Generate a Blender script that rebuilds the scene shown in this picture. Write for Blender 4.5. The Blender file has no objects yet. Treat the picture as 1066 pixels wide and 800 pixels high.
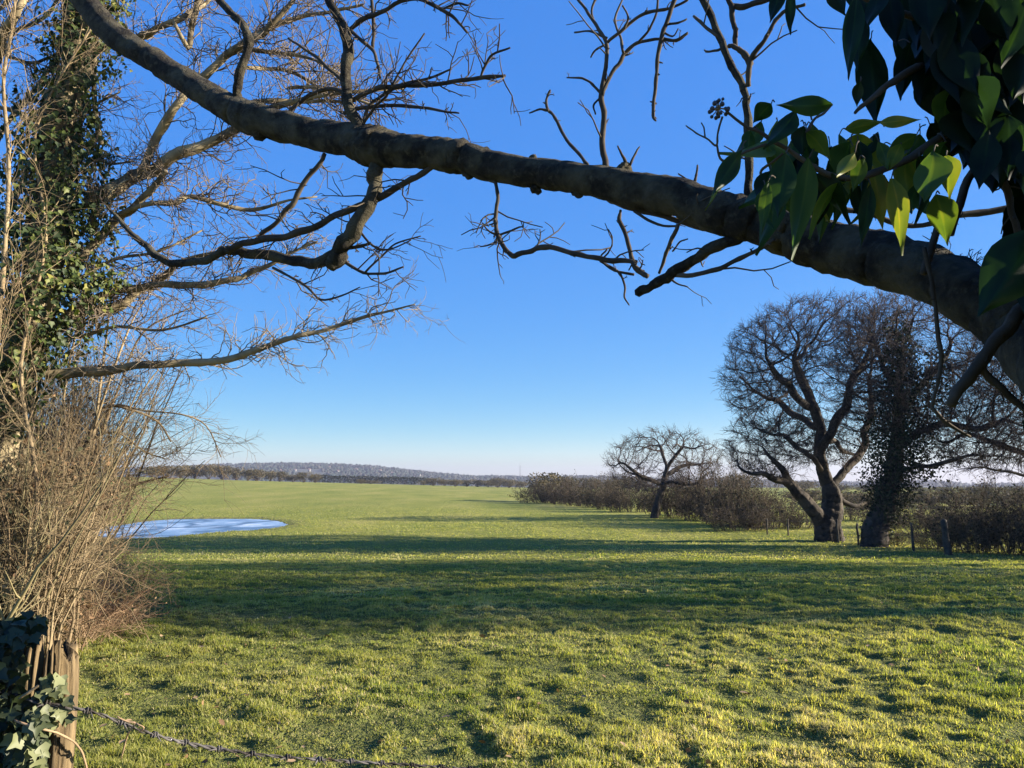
import bpy, math
import numpy as np

# ------------------------------------------------------------------ scene, camera frame
S = bpy.context.scene
COL = S.collection
F = 805.0                       # focal length in pixels of the 1066-wide photograph
TH = math.radians(7.1)          # camera tilts up
EYE = 1.7
CT, ST = math.cos(TH), math.sin(TH)
RS = np.random.RandomState
SUN_EL, SUN_AZ = math.radians(16.5), math.radians(0.5)      # azimuth: from +X towards +Y
SUNDIR = np.array([math.cos(SUN_EL)*math.cos(SUN_AZ), math.cos(SUN_EL)*math.sin(SUN_AZ), math.sin(SUN_EL)])


def P(px, py, d):
    """world point seen at (px,py) standing d metres ahead of the camera"""
    u, v = (px-533.0)/F, (400.0-py)/F
    s = d/(CT - v*ST)
    return np.array([u*s, d, EYE + s*(v*CT + ST)])


def pxr(w, d):
    return 0.5*w*d/F


# ------------------------------------------------------------------ numpy noise
_tab = RS(7).rand(256, 256)


def vnoise(x, y):
    xi, yi = np.floor(x).astype(int), np.floor(y).astype(int)
    fx, fy = x-xi, y-yi
    fx, fy = fx*fx*(3-2*fx), fy*fy*(3-2*fy)
    a, b = _tab[xi & 255, yi & 255], _tab[(xi+1) & 255, yi & 255]
    c, d = _tab[xi & 255, (yi+1) & 255], _tab[(xi+1) & 255, (yi+1) & 255]
    return (a*(1-fx)+b*fx)*(1-fy)+(c*(1-fx)+d*fx)*fy


def fbm(x, y, o=3):
    s, a, t = 0, 1.0, 0
    for i in range(o):
        s = s+a*vnoise(x*2**i+13.7*i, y*2**i+5.3*i)
        t += a
        a *= .5
    return s/t


def sm(t):
    t = np.clip(t, 0, 1)
    return t*t*(3-2*t)


# ------------------------------------------------------------------ terrain
PC = np.array([-22.9, 56.0])     # centre of the frozen puddle


def pond_f(x, y):
    """<1 inside the puddle (wobbly ellipse)"""
    dx, dy = (x-PC[0]), (y-PC[1])
    dx = dx+0.10*dy              # slight skew
    ang = np.arctan2(dy/11.2, dx/6.1)
    r = np.sqrt((dx/6.1)**2+(dy/11.2)**2)
    wob = 1+.07*np.sin(3*ang+1)+.05*np.sin(5*ang+2.2)+.05*(fbm(x*.5, y*.5)-.5)*2
    return r/wob


WATER = -1.545


def terr0(x, y):
    z = -1.5*sm((y-4)/36)
    yy = np.maximum(y, 1.0)
    left = np.clip((0.02-x/yy)/0.5, 0, 1)
    z = z+4.3*sm((y-60)/200)*left
    z = z-0.012*np.clip(y-345, 0, 900)
    return z


def terr(x, y):
    x, y = np.asarray(x, float), np.asarray(y, float)
    z = terr0(x, y)
    z = z+.16*(fbm(x/9, y/9, 2)-.5)*sm((y-5)/10)*(1-sm((y-200)/100))
    pf = pond_f(x, y)
    w = 1-sm((pf-0.9)/1.1)
    z = z*(1-w)+(WATER+.05)*w
    z = np.where(pf < 1.25, z-.14*sm((1.12-pf)/.25), z)
    return z


def tuft(x, y):
    """0..1 grass clump height field"""
    n = vnoise(x/.155+3.1, y/.135)*.60+vnoise(x/.08+51, y/.07)*.24+vnoise(x/.45+7, y/.4)*.38
    m = fbm(x/1.7+9, y/1.7, 2)
    return np.clip((n-.42)*1.9*(0.55+.9*m), 0, 1.0)


def terr_b(x, y):
    f = 1-.6*sm((y-60)/90)
    pf = pond_f(x, y)
    f = f*sm((pf-.84)/.2)
    return terr(x, y)+0.058*tuft(x, y)*f+0.03*(fbm(x/1.2+40, y/1.2, 2)-.5)*f


def G(px, d):
    """ground point under image column px at distance d"""
    z = 0.0
    for _ in range(4):
        x = (px-533)/F*(d*CT+(z-EYE)*ST)
        z = float(terr(x, d))
    return np.array([x, d, z])


def hit(px, py):
    """ground point seen at (px,py)"""
    ds = np.geomspace(3, 600, 4000)
    u, v = (px-533.0)/F, (400.0-py)/F
    s = ds/(CT-v*ST)
    z = EYE+s*(v*CT+ST)
    t = terr(u*s, ds)
    i = int(np.argmax(z < t))
    return np.array([u*s[i], ds[i], t[i]])


# ------------------------------------------------------------------ materials
def nt_new(name):
    m = bpy.data.materials.new(name)
    m.use_nodes = True
    nt = m.node_tree
    nt.nodes.clear()
    return m, nt


def nd(nt, t, **kw):
    n = nt.nodes.new(t)
    for k, v in kw.items():
        setattr(n, k, v)
    return n


def ramp(nt, fac, stops):
    r = nd(nt, 'ShaderNodeValToRGB')
    el = r.color_ramp.elements
    while len(el) < len(stops):
        el.new(.5)
    for e, (p, c) in zip(el, stops):
        e.position = p
        e.color = (*c, 1)
    nt.links.new(fac, r.inputs[0])
    return r.outputs[0]


def noise(nt, vec, scale, detail=3, rough=.55):
    n = nd(nt, 'ShaderNodeTexNoise')
    n.inputs['Scale'].default_value = scale
    n.inputs['Detail'].default_value = detail
    n.inputs['Roughness'].default_value = rough
    nt.links.new(vec, n.inputs['Vector'])
    return n.outputs[0]


def pos(nt, obj=False):
    if obj:
        return nd(nt, 'ShaderNodeTexCoord').outputs['Object']
    return nd(nt, 'ShaderNodeNewGeometry').outputs['Position']


def mixc(nt, f, a, b, mode='MIX'):
    n = nd(nt, 'ShaderNodeMix', data_type='RGBA', blend_type=mode)
    if isinstance(f, float):
        n.inputs[0].default_value = f
    else:
        nt.links.new(f, n.inputs[0])
    for i, c in ((6, a), (7, b)):
        if isinstance(c, tuple):
            n.inputs[i].default_value = (*c, 1)
        else:
            nt.links.new(c, n.inputs[i])
    return n.outputs[2]


def out_surface(nt, sh):
    o = nd(nt, 'ShaderNodeOutputMaterial')
    nt.links.new(sh, o.inputs['Surface'])


def bark(name, c0, c1, c2, scale=14, rough=.9, bump=.5, bdist=.01, zs=1.0):
    m, nt = nt_new(name)
    v = pos(nt, True)
    if zs != 1.0:
        mp = nd(nt, 'ShaderNodeMapping')
        mp.inputs['Scale'].default_value = (1, 1, zs)
        nt.links.new(v, mp.inputs[0])
        v = mp.outputs[0]
    n1 = noise(nt, v, scale, 5, .65)
    n2 = noise(nt, v, scale*.28, 3)
    a = ramp(nt, n1, [(.3, c0), (.55, c1), (.75, c2)])
    b = mixc(nt, ramp(nt, n2, [(.42, (0, 0, 0)), (.66, (.8, .8, .8))]), a, c2)
    bs = nd(nt, 'ShaderNodeBsdfPrincipled')
    nt.links.new(b, bs.inputs['Base Color'])
    bs.inputs['Roughness'].default_value = rough
    bs.inputs['Specular IOR Level'].default_value = .25
    bp = nd(nt, 'ShaderNodeBump')
    bp.inputs['Strength'].default_value = bump
    bp.inputs['Distance'].default_value = bdist
    nt.links.new(noise(nt, v, scale*2.2, 6, .7), bp.inputs['Height'])
    nt.links.new(bp.outputs[0], bs.inputs['Normal'])
    out_surface(nt, bs.outputs[0])
    return m


def leafy(name, stops, trans=.3, rough=.45, spec=.4, patch=None, pscale=1.0):
    """tinted foliage: 'tint' per element picks the colour; thin leaves let light through"""
    m, nt = nt_new(name)
    at = nd(nt, 'ShaderNodeAttribute', attribute_name='tint')
    f = at.outputs['Fac']
    c = ramp(nt, f, stops)
    if patch:
        c = mixc(nt, ramp(nt, noise(nt, pos(nt), pscale, 4), [(.40, (0, 0, 0)), (.64, (.75, .75, .75))]), c, patch)
    bs = nd(nt, 'ShaderNodeBsdfPrincipled')
    nt.links.new(c, bs.inputs['Base Color'])
    bs.inputs['Roughness'].default_value = rough
    bs.inputs['Specular IOR Level'].default_value = spec
    if trans > 0:
        tr = nd(nt, 'ShaderNodeBsdfTranslucent')
        nt.links.new(mixc(nt, 1.0, c, (1.5, 1.5, .55), 'MULTIPLY'), tr.inputs['Color'])
        mx = nd(nt, 'ShaderNodeMixShader')
        mx.inputs[0].default_value = trans
        nt.links.new(bs.outputs[0], mx.inputs[1])
        nt.links.new(tr.outputs[0], mx.inputs[2])
        out_surface(nt, mx.outputs[0])
    else:
        out_surface(nt, bs.outputs[0])
    return m


M = {}
M['bark_grey'] = bark('grey_bark', (.009, .008, .006), (.032, .026, .018), (.12, .105, .066), 26, bump=1.0, bdist=.03)
M['bark_pale'] = bark('pale_lichen_bark', (.035, .027, .017), (.14, .11, .065), (.36, .29, .17), 10, bump=.5, bdist=.008)
M['twig_tan'] = bark('tan_twig_bark', (.09, .062, .036), (.19, .135, .075), (.34, .265, .155), 3)
M['twig_dark'] = bark('dark_twig_bark', (.025, .019, .016), (.05, .04, .029), (.10, .08, .058), 9)
M['bark_oak'] = bark('oak_bark', (.006, .005, .004), (.028, .022, .017), (.085, .068, .05), 4.5, bump=.8, bdist=.05)  # darkened throughout, putting the shade on the trunks into the colour
M['twig_oak'] = bark('oak_twig_bark', (.034, .024, .02), (.058, .041, .032), (.09, .064, .048), 2)
M['twig_red'] = bark('reddish_twig_bark', (.05, .036, .027), (.12, .09, .062), (.27, .215, .15), 3)
M['twig_olive'] = bark('olive_twig_bark', (.055, .045, .025), (.14, .115, .06), (.30, .25, .13), 3)
M['twig_hedge'] = bark('hedge_twig_bark', (.036, .026, .017), (.068, .05, .031), (.125, .093, .058), 2)
M['bramble'] = bark('dead_bramble_stem', (.13, .07, .042), (.24, .15, .085), (.38, .27, .16), 3)
M['wood_split'] = bark('split_wood', (.03, .022, .014), (.11, .078, .042), (.27, .195, .10), 45, bump=.9, bdist=.006, zs=.12)
M['post_wood'] = bark('weathered_post_wood', (.02, .017, .013), (.05, .042, .032), (.10, .085, .065), 6, bump=.6)
M['ivy_leaf'] = leafy('ivy_leaf', [(0, (.010, .02, .006)), (.45, (.030, .048, .012)), (.8, (.075, .10, .02)), (1, (.20, .19, .04))], .22, .55, .3)
M['ivy_mature'] = leafy('mature_ivy_leaf', [(0, (.002, .006, .003)), (.25, (.008, .02, .008)), (.5, (.025, .058, .014)), (.75, (.075, .115, .018)), (.92, (.14, .155, .024)), (1, (.24, .20, .03))], .42, .45, .16)  # nearly black stops paint leaf shade, bright stops the backlit glow
M['ivy_far'] = leafy('oak_ivy_leaf', [(0, (.008, .014, .006)), (.5, (.022, .03, .011)), (1, (.06, .062, .026))], .10, .65, .15)
M['post_ivy'] = leafy('post_ivy_leaf', [(0, (.010, .017, .006)), (.5, (.035, .048, .016)), (1, (.17, .18, .085))], .15, .5, .35)
M['hedge_leaf'] = leafy('hedge_leaf', [(0, (.02, .02, .009)), (.4, (.038, .028, .013)), (.75, (.066, .045, .02)), (1, (.125, .082, .036))], .08, .7, .2)
M['hedge_green'] = leafy('hedge_green_leaf', [(0, (.012, .018, .008)), (.6, (.028, .034, .014)), (1, (.06, .056, .026))], .1, .7, .2)
M['hedge_dark'] = leafy('hedge_dark_leaf', [(0, (.012, .014, .008)), (.5, (.032, .026, .016)), (1, (.085, .058, .032))], .08, .7, .2)
M['dead_leaf'] = leafy('dead_leaf', [(0, (.09, .05, .024)), (.5, (.19, .115, .058)), (1, (.34, .23, .13))], .1, .7, .2)
M['far_tree'] = leafy('far_tree_twigs', [(0, (.07, .065, .035)), (.5, (.115, .095, .055)), (1, (.16, .125, .08))], .1, .8, .1)
M['far_wood'] = leafy('far_wood_crowns', [(0, (.014, .03, .026)), (.5, (.03, .042, .036)), (1, (.07, .066, .055))], 0, .9, .1)
M['grass'] = leafy('grass_blade', [(0, (.075, .12, .026)), (.3, (.19, .235, .046)), (.58, (.345, .36, .09)), (.75, (.55, .50, .22)), (1, (.64, .51, .33))], .5, .6, .2,
                   patch=(.31, .295, .085), pscale=.5)


def simple(name, c, rough=.6, metal=0.0):
    m, nt = nt_new(name)
    bs = nd(nt, 'ShaderNodeBsdfPrincipled')
    v = pos(nt, True)
    cc = ramp(nt, noise(nt, v, 7, 4), [(.3, tuple(x*.75 for x in c)), (.7, tuple(min(1, x*1.2) for x in c))])
    nt.links.new(cc, bs.inputs['Base Color'])
    bs.inputs['Roughness'].default_value = rough
    bs.inputs['Metallic'].default_value = metal
    out_surface(nt, bs.outputs[0])
    return m


M['wire'] = bark('lichen_wire', (.014, .011, .009), (.035, .028, .024), (.15, .14, .135), 38, bump=.6, bdist=.003)
M['wall'] = simple('pale_house_wall', (.22, .21, .19), .8)
M['roof'] = simple('house_roof', (.20, .11, .08), .8)
M['mast'] = simple('mast_steel', (.25, .25, .26), .5, .3)
M['berry'] = simple('ivy_berry', (.035, .03, .04), .4)


def ground_material():
    m, nt = nt_new('meadow_ground')
    v = pos(nt)
    mp = nd(nt, 'ShaderNodeMapping')
    mp.inputs['Scale'].default_value = (1, .35, 1)
    nt.links.new(v, mp.inputs[0])
    a = ramp(nt, noise(nt, v, 5.0, 6, .7), [(.30, (.06, .085, .018)), (.48, (.18, .195, .042)), (.62, (.30, .285, .07)), (.76, (.40, .32, .14))])
    b = ramp(nt, noise(nt, mp.outputs[0], .16, 4), [(.3, (.13, .17, .03)), (.5, (.25, .25, .056)), (.7, (.39, .33, .11))])
    c = mixc(nt, .45, a, b)
    # near the camera the sheet is thatch and soil between the blades
    sp = nd(nt, 'ShaderNodeSeparateXYZ')
    nt.links.new(v, sp.inputs[0])
    mr = nd(nt, 'ShaderNodeMapRange')
    mr.inputs['From Min'].default_value = 18
    mr.inputs['From Max'].default_value = 55
    nt.links.new(sp.outputs[1], mr.inputs[0])
    near = ramp(nt, noise(nt, v, 22, 5, .7), [(.3, (.04, .045, .015)), (.52, (.11, .125, .032)), (.78, (.26, .21, .09))])
    c = mixc(nt, mr.outputs[0], near, c)
    mud = nd(nt, 'ShaderNodeAttribute', attribute_name='tint')
    mm = nd(nt, 'ShaderNodeMath', operation='MULTIPLY')
    nt.links.new(mud.outputs['Fac'], mm.inputs[0])
    nt.links.new(ramp(nt, noise(nt, v, 1.6, 4), [(.35, (.25,)*3), (.6, (1, 1, 1))]), mm.inputs[1])
    c = mixc(nt, mm.outputs[0], c, (.10, .085, .045))
    bs = nd(nt, 'ShaderNodeBsdfPrincipled')
    nt.links.new(c, bs.inputs['Base Color'])
    bs.inputs['Roughness'].default_value = .95
    bs.inputs['Specular IOR Level'].default_value = .1
    bp = nd(nt, 'ShaderNodeBump')
    bp.inputs['Strength'].default_value = .9
    bp.inputs['Distance'].default_value = .34
    nt.links.new(noise(nt, v, 1.9, 6, .75), bp.inputs['Height'])
    nt.links.new(bp.outputs[0], bs.inputs['Normal'])
    out_surface(nt, bs.outputs[0])
    return m


def ice_material():
    m, nt = nt_new('pond_ice')
    v = pos(nt)
    mp = nd(nt, 'ShaderNodeMapping')
    mp.inputs['Scale'].default_value = (1, .55, 1)
    nt.links.new(v, mp.inputs[0])
    vo = nd(nt, 'ShaderNodeTexVoronoi', feature='DISTANCE_TO_EDGE')
    vo.inputs['Scale'].default_value = .33
    wn = nd(nt, 'ShaderNodeTexNoise')
    wn.inputs['Scale'].default_value = .5
    nt.links.new(mp.outputs[0], wn.inputs['Vector'])
    ad = nd(nt, 'ShaderNodeMix', data_type='VECTOR')
    ad.inputs[0].default_value = .35
    nt.links.new(mp.outputs[0], ad.inputs[4])
    sc = nd(nt, 'ShaderNodeVectorMath', operation='SCALE')
    sc.inputs['Scale'].default_value = 6
    nt.links.new(wn.outputs['Color'], sc.inputs[0])
    nt.links.new(sc.outputs[0], ad.inputs[5])
    nt.links.new(ad.outputs[1], vo.inputs['Vector'])
    crack = ramp(nt, vo.outputs[0], [(.02, (0, 0, 0)), (.16, (1, 1, 1))])
    base = ramp(nt, noise(nt, mp.outputs[0], .35, 5, .65), [(.36, (.15, .225, .32)), (.5, (.26, .36, .46)), (.64, (.52, .58, .64))])
    c = mixc(nt, crack, (.09, .14, .2), base)
    bs = nd(nt, 'ShaderNodeBsdfPrincipled')
    nt.links.new(c, bs.inputs['Base Color'])
    rr = ramp(nt, noise(nt, mp.outputs[0], .5, 3), [(.35, (.28,)*3), (.65, (.5,)*3)])
    nt.links.new(rr, bs.inputs['Roughness'])
    bs.inputs['IOR'].default_value = 1.31
    bp = nd(nt, 'ShaderNodeBump')
    bp.inputs['Strength'].default_value = .35
    bp.inputs['Distance'].default_value = .06
    nt.links.new(noise(nt, v, 4, 4), bp.inputs['Height'])
    nt.links.new(bp.outputs[0], bs.inputs['Normal'])
    out_surface(nt, bs.outputs[0])
    return m


# ------------------------------------------------------------------ mesh building
class MB:
    def __init__(s):
        s.V, s.Q, s.T, s.A, s.n = [], [], [], [], 0

    def add(s, v, q=None, t=None, tint=None):
        v = np.asarray(v, np.float32).reshape(-1, 3)
        s.V.append(v)
        if q is not None and len(q):
            s.Q.append(np.asarray(q, np.int64).reshape(-1, 4)+s.n)
        if t is not None and len(t):
            s.T.append(np.asarray(t, np.int64).reshape(-1, 3)+s.n)
        s.A.append(np.zeros(len(v), np.float32) if tint is None else np.broadcast_to(np.asarray(tint, np.float32), (len(v),)))
        s.n += len(v)

    def tubes(s, Pt, R, sides=3, tint=None):
        """many tubes of the same length at once: Pt (M,K,3), R (M,K)"""
        Pt = np.asarray(Pt, float)
        if Pt.ndim == 2:
            Pt, R = Pt[None], np.asarray(R)[None]
        m, k, _ = Pt.shape
        if m == 0:
            return
        T = np.gradient(Pt, axis=1)
        T /= np.linalg.norm(T, axis=2, keepdims=True)+1e-9
        ov = Pt[:, -1]-Pt[:, 0]
        ov = np.abs(ov)/(np.linalg.norm(ov, axis=1, keepdims=True)+1e-9)
        ref = np.eye(3)[np.argmin(ov, axis=1)][:, None, :]
        U = np.cross(T, ref)
        U /= np.linalg.norm(U, axis=2, keepdims=True)+1e-9
        W = np.cross(T, U)
        a = np.arange(sides)*2*math.pi/sides
        ring = U[:, :, None, :]*np.cos(a)[None, None, :, None]+W[:, :, None, :]*np.sin(a)[None, None, :, None]
        V = Pt[:, :, None, :]+ring*np.asarray(R)[:, :, None, None]
        base = (np.arange(m)*k*sides)[:, None, None]
        i = (np.arange(k-1)*sides)[None, :, None]
        j = np.arange(sides)[None, None, :]
        j2 = (np.arange(sides)+1) % sides
        j2 = j2[None, None, :]
        q = np.stack(np.broadcast_arrays(base+i+j, base+i+j2, base+i+sides+j2, base+i+sides+j), -1)
        tt = None if tint is None else np.repeat(np.asarray(tint, np.float32), k*sides)
        s.add(V.reshape(-1, 3), q=q.reshape(-1, 4), tint=tt)

    def limb(s, pts, rad, sides=10, sub=4, rough=0.0, seed=0, cap=True, gn=.3, rn=.06, ridge=0.0):
        """one bark-covered limb through control points"""
        pts, rad = smooth(pts, rad, sub)
        r = RS(seed)
        if rough and sub > 2:
            w = r.normal(0, gn, pts.shape)*rad[:, None]
            w[1:-1] = .5*w[1:-1]+.25*(w[:-2]+w[2:])
            w[0] = w[-1] = 0
            pts = pts+w
            rad = rad*np.clip(1+rn*r.normal(0, 1, len(rad))*min(1, rough/.12), .8, 1.25)
        n = len(pts)
        T = np.gradient(pts, axis=0)
        T /= np.linalg.norm(T, axis=1, keepdims=True)+1e-9
        u = np.cross(T[0], [0.31, .2, .93])
        u /= np.linalg.norm(u)
        a = np.arange(sides)*2*math.pi/sides
        Vs = []
        ln = np.concatenate([[0], np.cumsum(np.linalg.norm(np.diff(pts, axis=0), axis=1))])
        ph = r.rand()*50
        for i in range(n):
            u = u-T[i]*np.dot(u, T[i])
            u /= np.linalg.norm(u)+1e-9
            w = np.cross(T[i], u)
            rr = np.full(sides, rad[i])
            if rough:
                rr = rr*(1+rough*2*(fbm(np.cos(a)*1.6+ph+7, np.sin(a)*1.6+ln[i]/(rad.max()*2.2)+ph, 3)-.5)+rough*.7*(fbm(np.cos(a)*5+ph+3, np.sin(a)*5+ln[i]/(rad.max()*.5)+ph, 2)-.5))
            if ridge:
                rr = rad[i]*(1+ridge*2*(fbm(np.cos(a)*2.6+ph+7, np.sin(a)*2.6+ln[i]/(rad.max()*5)+ph, 3)-.5)+.10*(fbm(np.cos(a)*1.1+ph, np.sin(a)*1.1+ln[i]/(rad.max()*1.6)+ph, 2)-.5))
            Vs.append(pts[i]+u*(np.cos(a)*rr)[:, None]+w*(np.sin(a)*rr)[:, None])
        V = np.concatenate(Vs)
        i = (np.arange(n-1)*sides)[:, None]
        j = np.arange(sides)[None]
        j2 = (j+1) % sides
        q = np.stack([i+j, i+j2, i+sides+j2, i+sides+j], -1).reshape(-1, 4)
        t = None
        if cap:
            V = np.concatenate([V, [pts[-1]+T[-1]*rad[-1]*.5, pts[0]-T[0]*rad[0]*.3]])
            e = n*sides
            b = (n-1)*sides
            t = [(b+k, b+(k+1) % sides, e) for k in range(sides)]+[((k+1) % sides, k, e+1) for k in range(sides)]
        s.add(V, q=q, t=t)

    def build(s, name, mat, parent=None, origin=(0, 0, 0), smooth_=True):
        me = bpy.data.meshes.new(name)
        V = np.concatenate(s.V)-np.asarray(origin, np.float32)
        Q = np.concatenate(s.Q) if s.Q else np.zeros((0, 4), np.int64)
        T = np.concatenate(s.T) if s.T else np.zeros((0, 3), np.int64)
        me.vertices.add(len(V))
        me.vertices.foreach_set('co', V.astype(np.float32).ravel())
        nl = Q.size+T.size
        me.loops.add(nl)
        me.loops.foreach_set('vertex_index', np.concatenate([Q.ravel(), T.ravel()]).astype(np.int32))
        me.polygons.add(len(Q)+len(T))
        st = np.concatenate([np.arange(len(Q))*4, Q.size+np.arange(len(T))*3]).astype(np.int32)
        me.polygons.foreach_set('loop_start', st)
        me.update(calc_edges=True)
        if smooth_:
            me.polygons.foreach_set('use_smooth', np.ones(len(Q)+len(T), bool))
        at = me.attributes.new('tint', 'FLOAT', 'POINT')
        at.data.foreach_set('value', np.concatenate(s.A).astype(np.float32))
        me.materials.append(mat)
        o = bpy.data.objects.new(name, me)
        COL.objects.link(o)
        if parent is not None:
            o.parent = parent
        else:
            o.location = origin
        return o


def smooth(pts, rad, sub):
    pts, rad = np.asarray(pts, float), np.asarray(rad, float)
    if sub <= 1 or len(pts) < 2:
        return pts, rad
    p = np.vstack([2*pts[0]-pts[1], pts, 2*pts[-1]-pts[-2]])
    o, r = [], []
    for i in range(1, len(p)-2):
        for k in range(sub):
            t = k/sub
            o.append(.5*((2*p[i])+(-p[i-1]+p[i+1])*t+(2*p[i-1]-5*p[i]+4*p[i+1]-p[i+2])*t*t+(-p[i-1]+3*p[i]-3*p[i+1]+p[i+2])*t**3))
            r.append(rad[i-1]*(1-t)+rad[i]*t)
    o.append(pts[-1])
    r.append(rad[-1])
    return np.array(o), np.array(r)


def unit(a):
    return a/(np.linalg.norm(a, axis=-1, keepdims=True)+1e-9)


def grow(r, B, D, L, r0, k=5, jit=.2, trop=(0, 0, 0), tip=.35):
    """grow many wavy twigs at once"""
    m = len(B)
    L, r0 = np.broadcast_to(L, (m,)), np.broadcast_to(r0, (m,))
    Pt = np.zeros((m, k, 3))
    Dd = np.zeros((m, k, 3))
    p, d = np.array(B, float), unit(np.array(D, float))
    for i in range(k):
        Pt[:, i], Dd[:, i] = p, d
        p = p+d*(L/(k-1))[:, None]
        d = unit(d+r.normal(0, jit, (m, 3))+np.asarray(trop))
    R = r0[:, None]*np.linspace(1, tip, k)[None]
    return Pt, R, Dd


def spawn(r, tw, n, lo=.2, hi=1.0, ang=(.5, 1.1)):
    Pt, R, Dd = tw
    m, k, _ = Pt.shape
    idx = np.repeat(np.arange(m), n)
    t = r.uniform(lo, hi, m*n)*(k-1)
    i = np.minimum(t.astype(int), k-2)
    f = (t-i)[:, None]
    B = Pt[idx, i]*(1-f)+Pt[idx, i+1]*f
    d = Dd[idx, i]
    rad = R[idx, i]*(1-f[:, 0])+R[idx, i+1]*f[:, 0]
    q = unit(np.cross(d, r.normal(0, 1, d.shape)))
    a = r.uniform(*ang, m*n)[:, None]
    return B, unit(d*np.cos(a)+q*np.sin(a)), rad, t/(k-1)


def limb_spawn(r, pts, rad, n, lo=0, hi=1, ang=(.5, 1.2)):
    pts, rad = smooth(pts, rad, 4)
    k = len(pts)
    D = unit(np.gradient(pts, axis=0))
    return spawn(r, (pts[None], rad[None], D[None]), n, lo, hi, ang)


def leaves(mb, r, Pos, Dir, Nrm, size, tint, shape='ivy', asp=1.0):
    """many small folded leaves at once"""
    sh = {'ivy': [(0, 0, 0), (-.42, .05, .05), (-.5, .42, .09), (-.2, .6, .03), (0, 1.05, -.04), (.2, .6, .03), (.5, .42, .09), (.42, .05, .05), (0, .35, -.05)],
          'oval': [(0, 0, 0), (-.2, .15, .03), (-.33, .45, .06), (-.2, .78, .03), (0, 1.0, -.06), (.2, .78, .03), (.33, .45, .06), (.2, .15, .03), (0, .45, -.03)],
          'tri': [(-.3, 0, 0), (.3, 0, 0), (.1, .9, .1)]}[shape]
    sh = np.array(sh)
    sh[:, 0] *= asp
    m, k = len(Pos), len(sh)
    Y = unit(np.asarray(Dir, float))
    X = unit(np.cross(Y, Nrm))
    Z = np.cross(X, Y)
    s_ = np.broadcast_to(size, (m,))[:, None, None]
    V = np.asarray(Pos)[:, None, :]+s_*(sh[None, :, 0:1]*X[:, None]+sh[None, :, 1:2]*Y[:, None]+sh[None, :, 2:3]*Z[:, None])
    if shape == 'tri':
        t = np.array([[0, 1, 2]])
    else:
        t = np.array([[i, (i+1) % (k-1), k-1] for i in range(k-1)])
    T = (np.arange(m)*k)[:, None, None]+t[None]
    mb.add(V.reshape(-1, 3), t=T.reshape(-1, 3), tint=np.repeat(np.broadcast_to(tint, (m,)), k))


def rdir(r, n):
    return unit(r.normal(0, 1, (n, 3)))


# ------------------------------------------------------------------ things
def tag(o, label=None, cat=None, group=None, kind=None):
    if label:
        o['label'] = label
    if cat:
        o['category'] = cat
    if group:
        o['group'] = group
    if kind:
        o['kind'] = kind
    return o


def thing(name, label, cat, loc=(0, 0, 0), group=None):
    e = bpy.data.objects.new(name, None)
    COL.objects.link(e)
    e.location = loc
    e.empty_display_size = .3
    return tag(e, label, cat, group)


def dup(root, loc, rotz=0.0, scale=(1, 1, 1), label=None, group=None):
    c = root.copy()
    COL.objects.link(c)
    c.location = loc
    c.rotation_euler = (0, 0, rotz)
    c.scale = scale
    if label:
        c['label'] = label
    if group:
        c['group'] = group
    for ch in list(root.children):
        k = ch.copy()
        COL.objects.link(k)
        k.parent = c
        for g in list(ch.children):
            h = g.copy()
            COL.objects.link(h)
            h.parent = k
    return c


ORD = ['first', 'second', 'third', 'fourth', 'fifth', 'sixth', 'seventh', 'eighth', 'ninth', 'tenth', 'eleventh', 'twelfth',
       'thirteenth', 'fourteenth', 'fifteenth', 'sixteenth', 'seventeenth', 'eighteenth', 'nineteenth', 'twentieth']

# ================================================================== SETTING
def build_ground():
    ys = [np.arange(-16, 2.5, 1.2), np.arange(2.5, 13, .045)]
    y, st = 13.0, .045
    far = []
    while y < 4200:
        far.append(y)
        y += st
        st = min(st*1.011, 160.0) if y < 60 else st*1.03
    ys = np.concatenate(ys+[np.array(far)])
    nx = 760
    t = np.linspace(-1, 1, nx)
    half = np.maximum(15, 9+.86*ys)
    X = t[None]*half[:, None]
    Y = np.broadcast_to(ys[:, None], X.shape)
    Z = terr_b(X, Y)
    V = np.stack([X, Y, Z], -1).reshape(-1, 3)
    ny = len(ys)
    i = (np.arange(ny-1)*nx)[:, None]
    j = np.arange(nx-1)[None]
    q = np.stack([i+j, i+j+1, i+nx+j+1, i+nx+j], -1).reshape(-1, 4)
    mb = MB()
    pf = pond_f(V[:, 0], V[:, 1])
    mb.add(V, q=q, tint=np.where(pf < 1, .6, np.clip(1-(pf-1)/.28, 0, 1)))
    tag(mb.build('ground', ground_material()), kind='structure')


def build_pond():
    n = 90
    a = np.arange(n)*2*math.pi/n
    mb = MB()
    rings = [np.array([[PC[0], PC[1], WATER]])]
    for f in np.linspace(.1, 1.12, 12):
        x = PC[0]+6.1*f*np.cos(a)-.10*11.2*f*np.sin(a)
        y = PC[1]+11.2*f*np.sin(a)
        wob = 1+.07*np.sin(3*a+1)+.05*np.sin(5*a+2.2)
        x, y = PC[0]+(x-PC[0])*wob, PC[1]+(y-PC[1])*wob
        rings.append(np.stack([x, y, np.full(n, WATER)], -1))
    V = np.concatenate(rings)
    t = [(0, 1+k, 1+(k+1) % n) for k in range(n)]
    q = []
    for r in range(11):
        b = 1+r*n
        q += [(b+k, b+n+k, b+n+(k+1) % n, b+(k+1) % n) for k in range(n)]
    mb.add(V, q=q, t=t)
    tag(mb.build('pond', ice_material()), 'shallow frozen puddle with pale blue ice in the green field', kind='structure')


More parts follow.
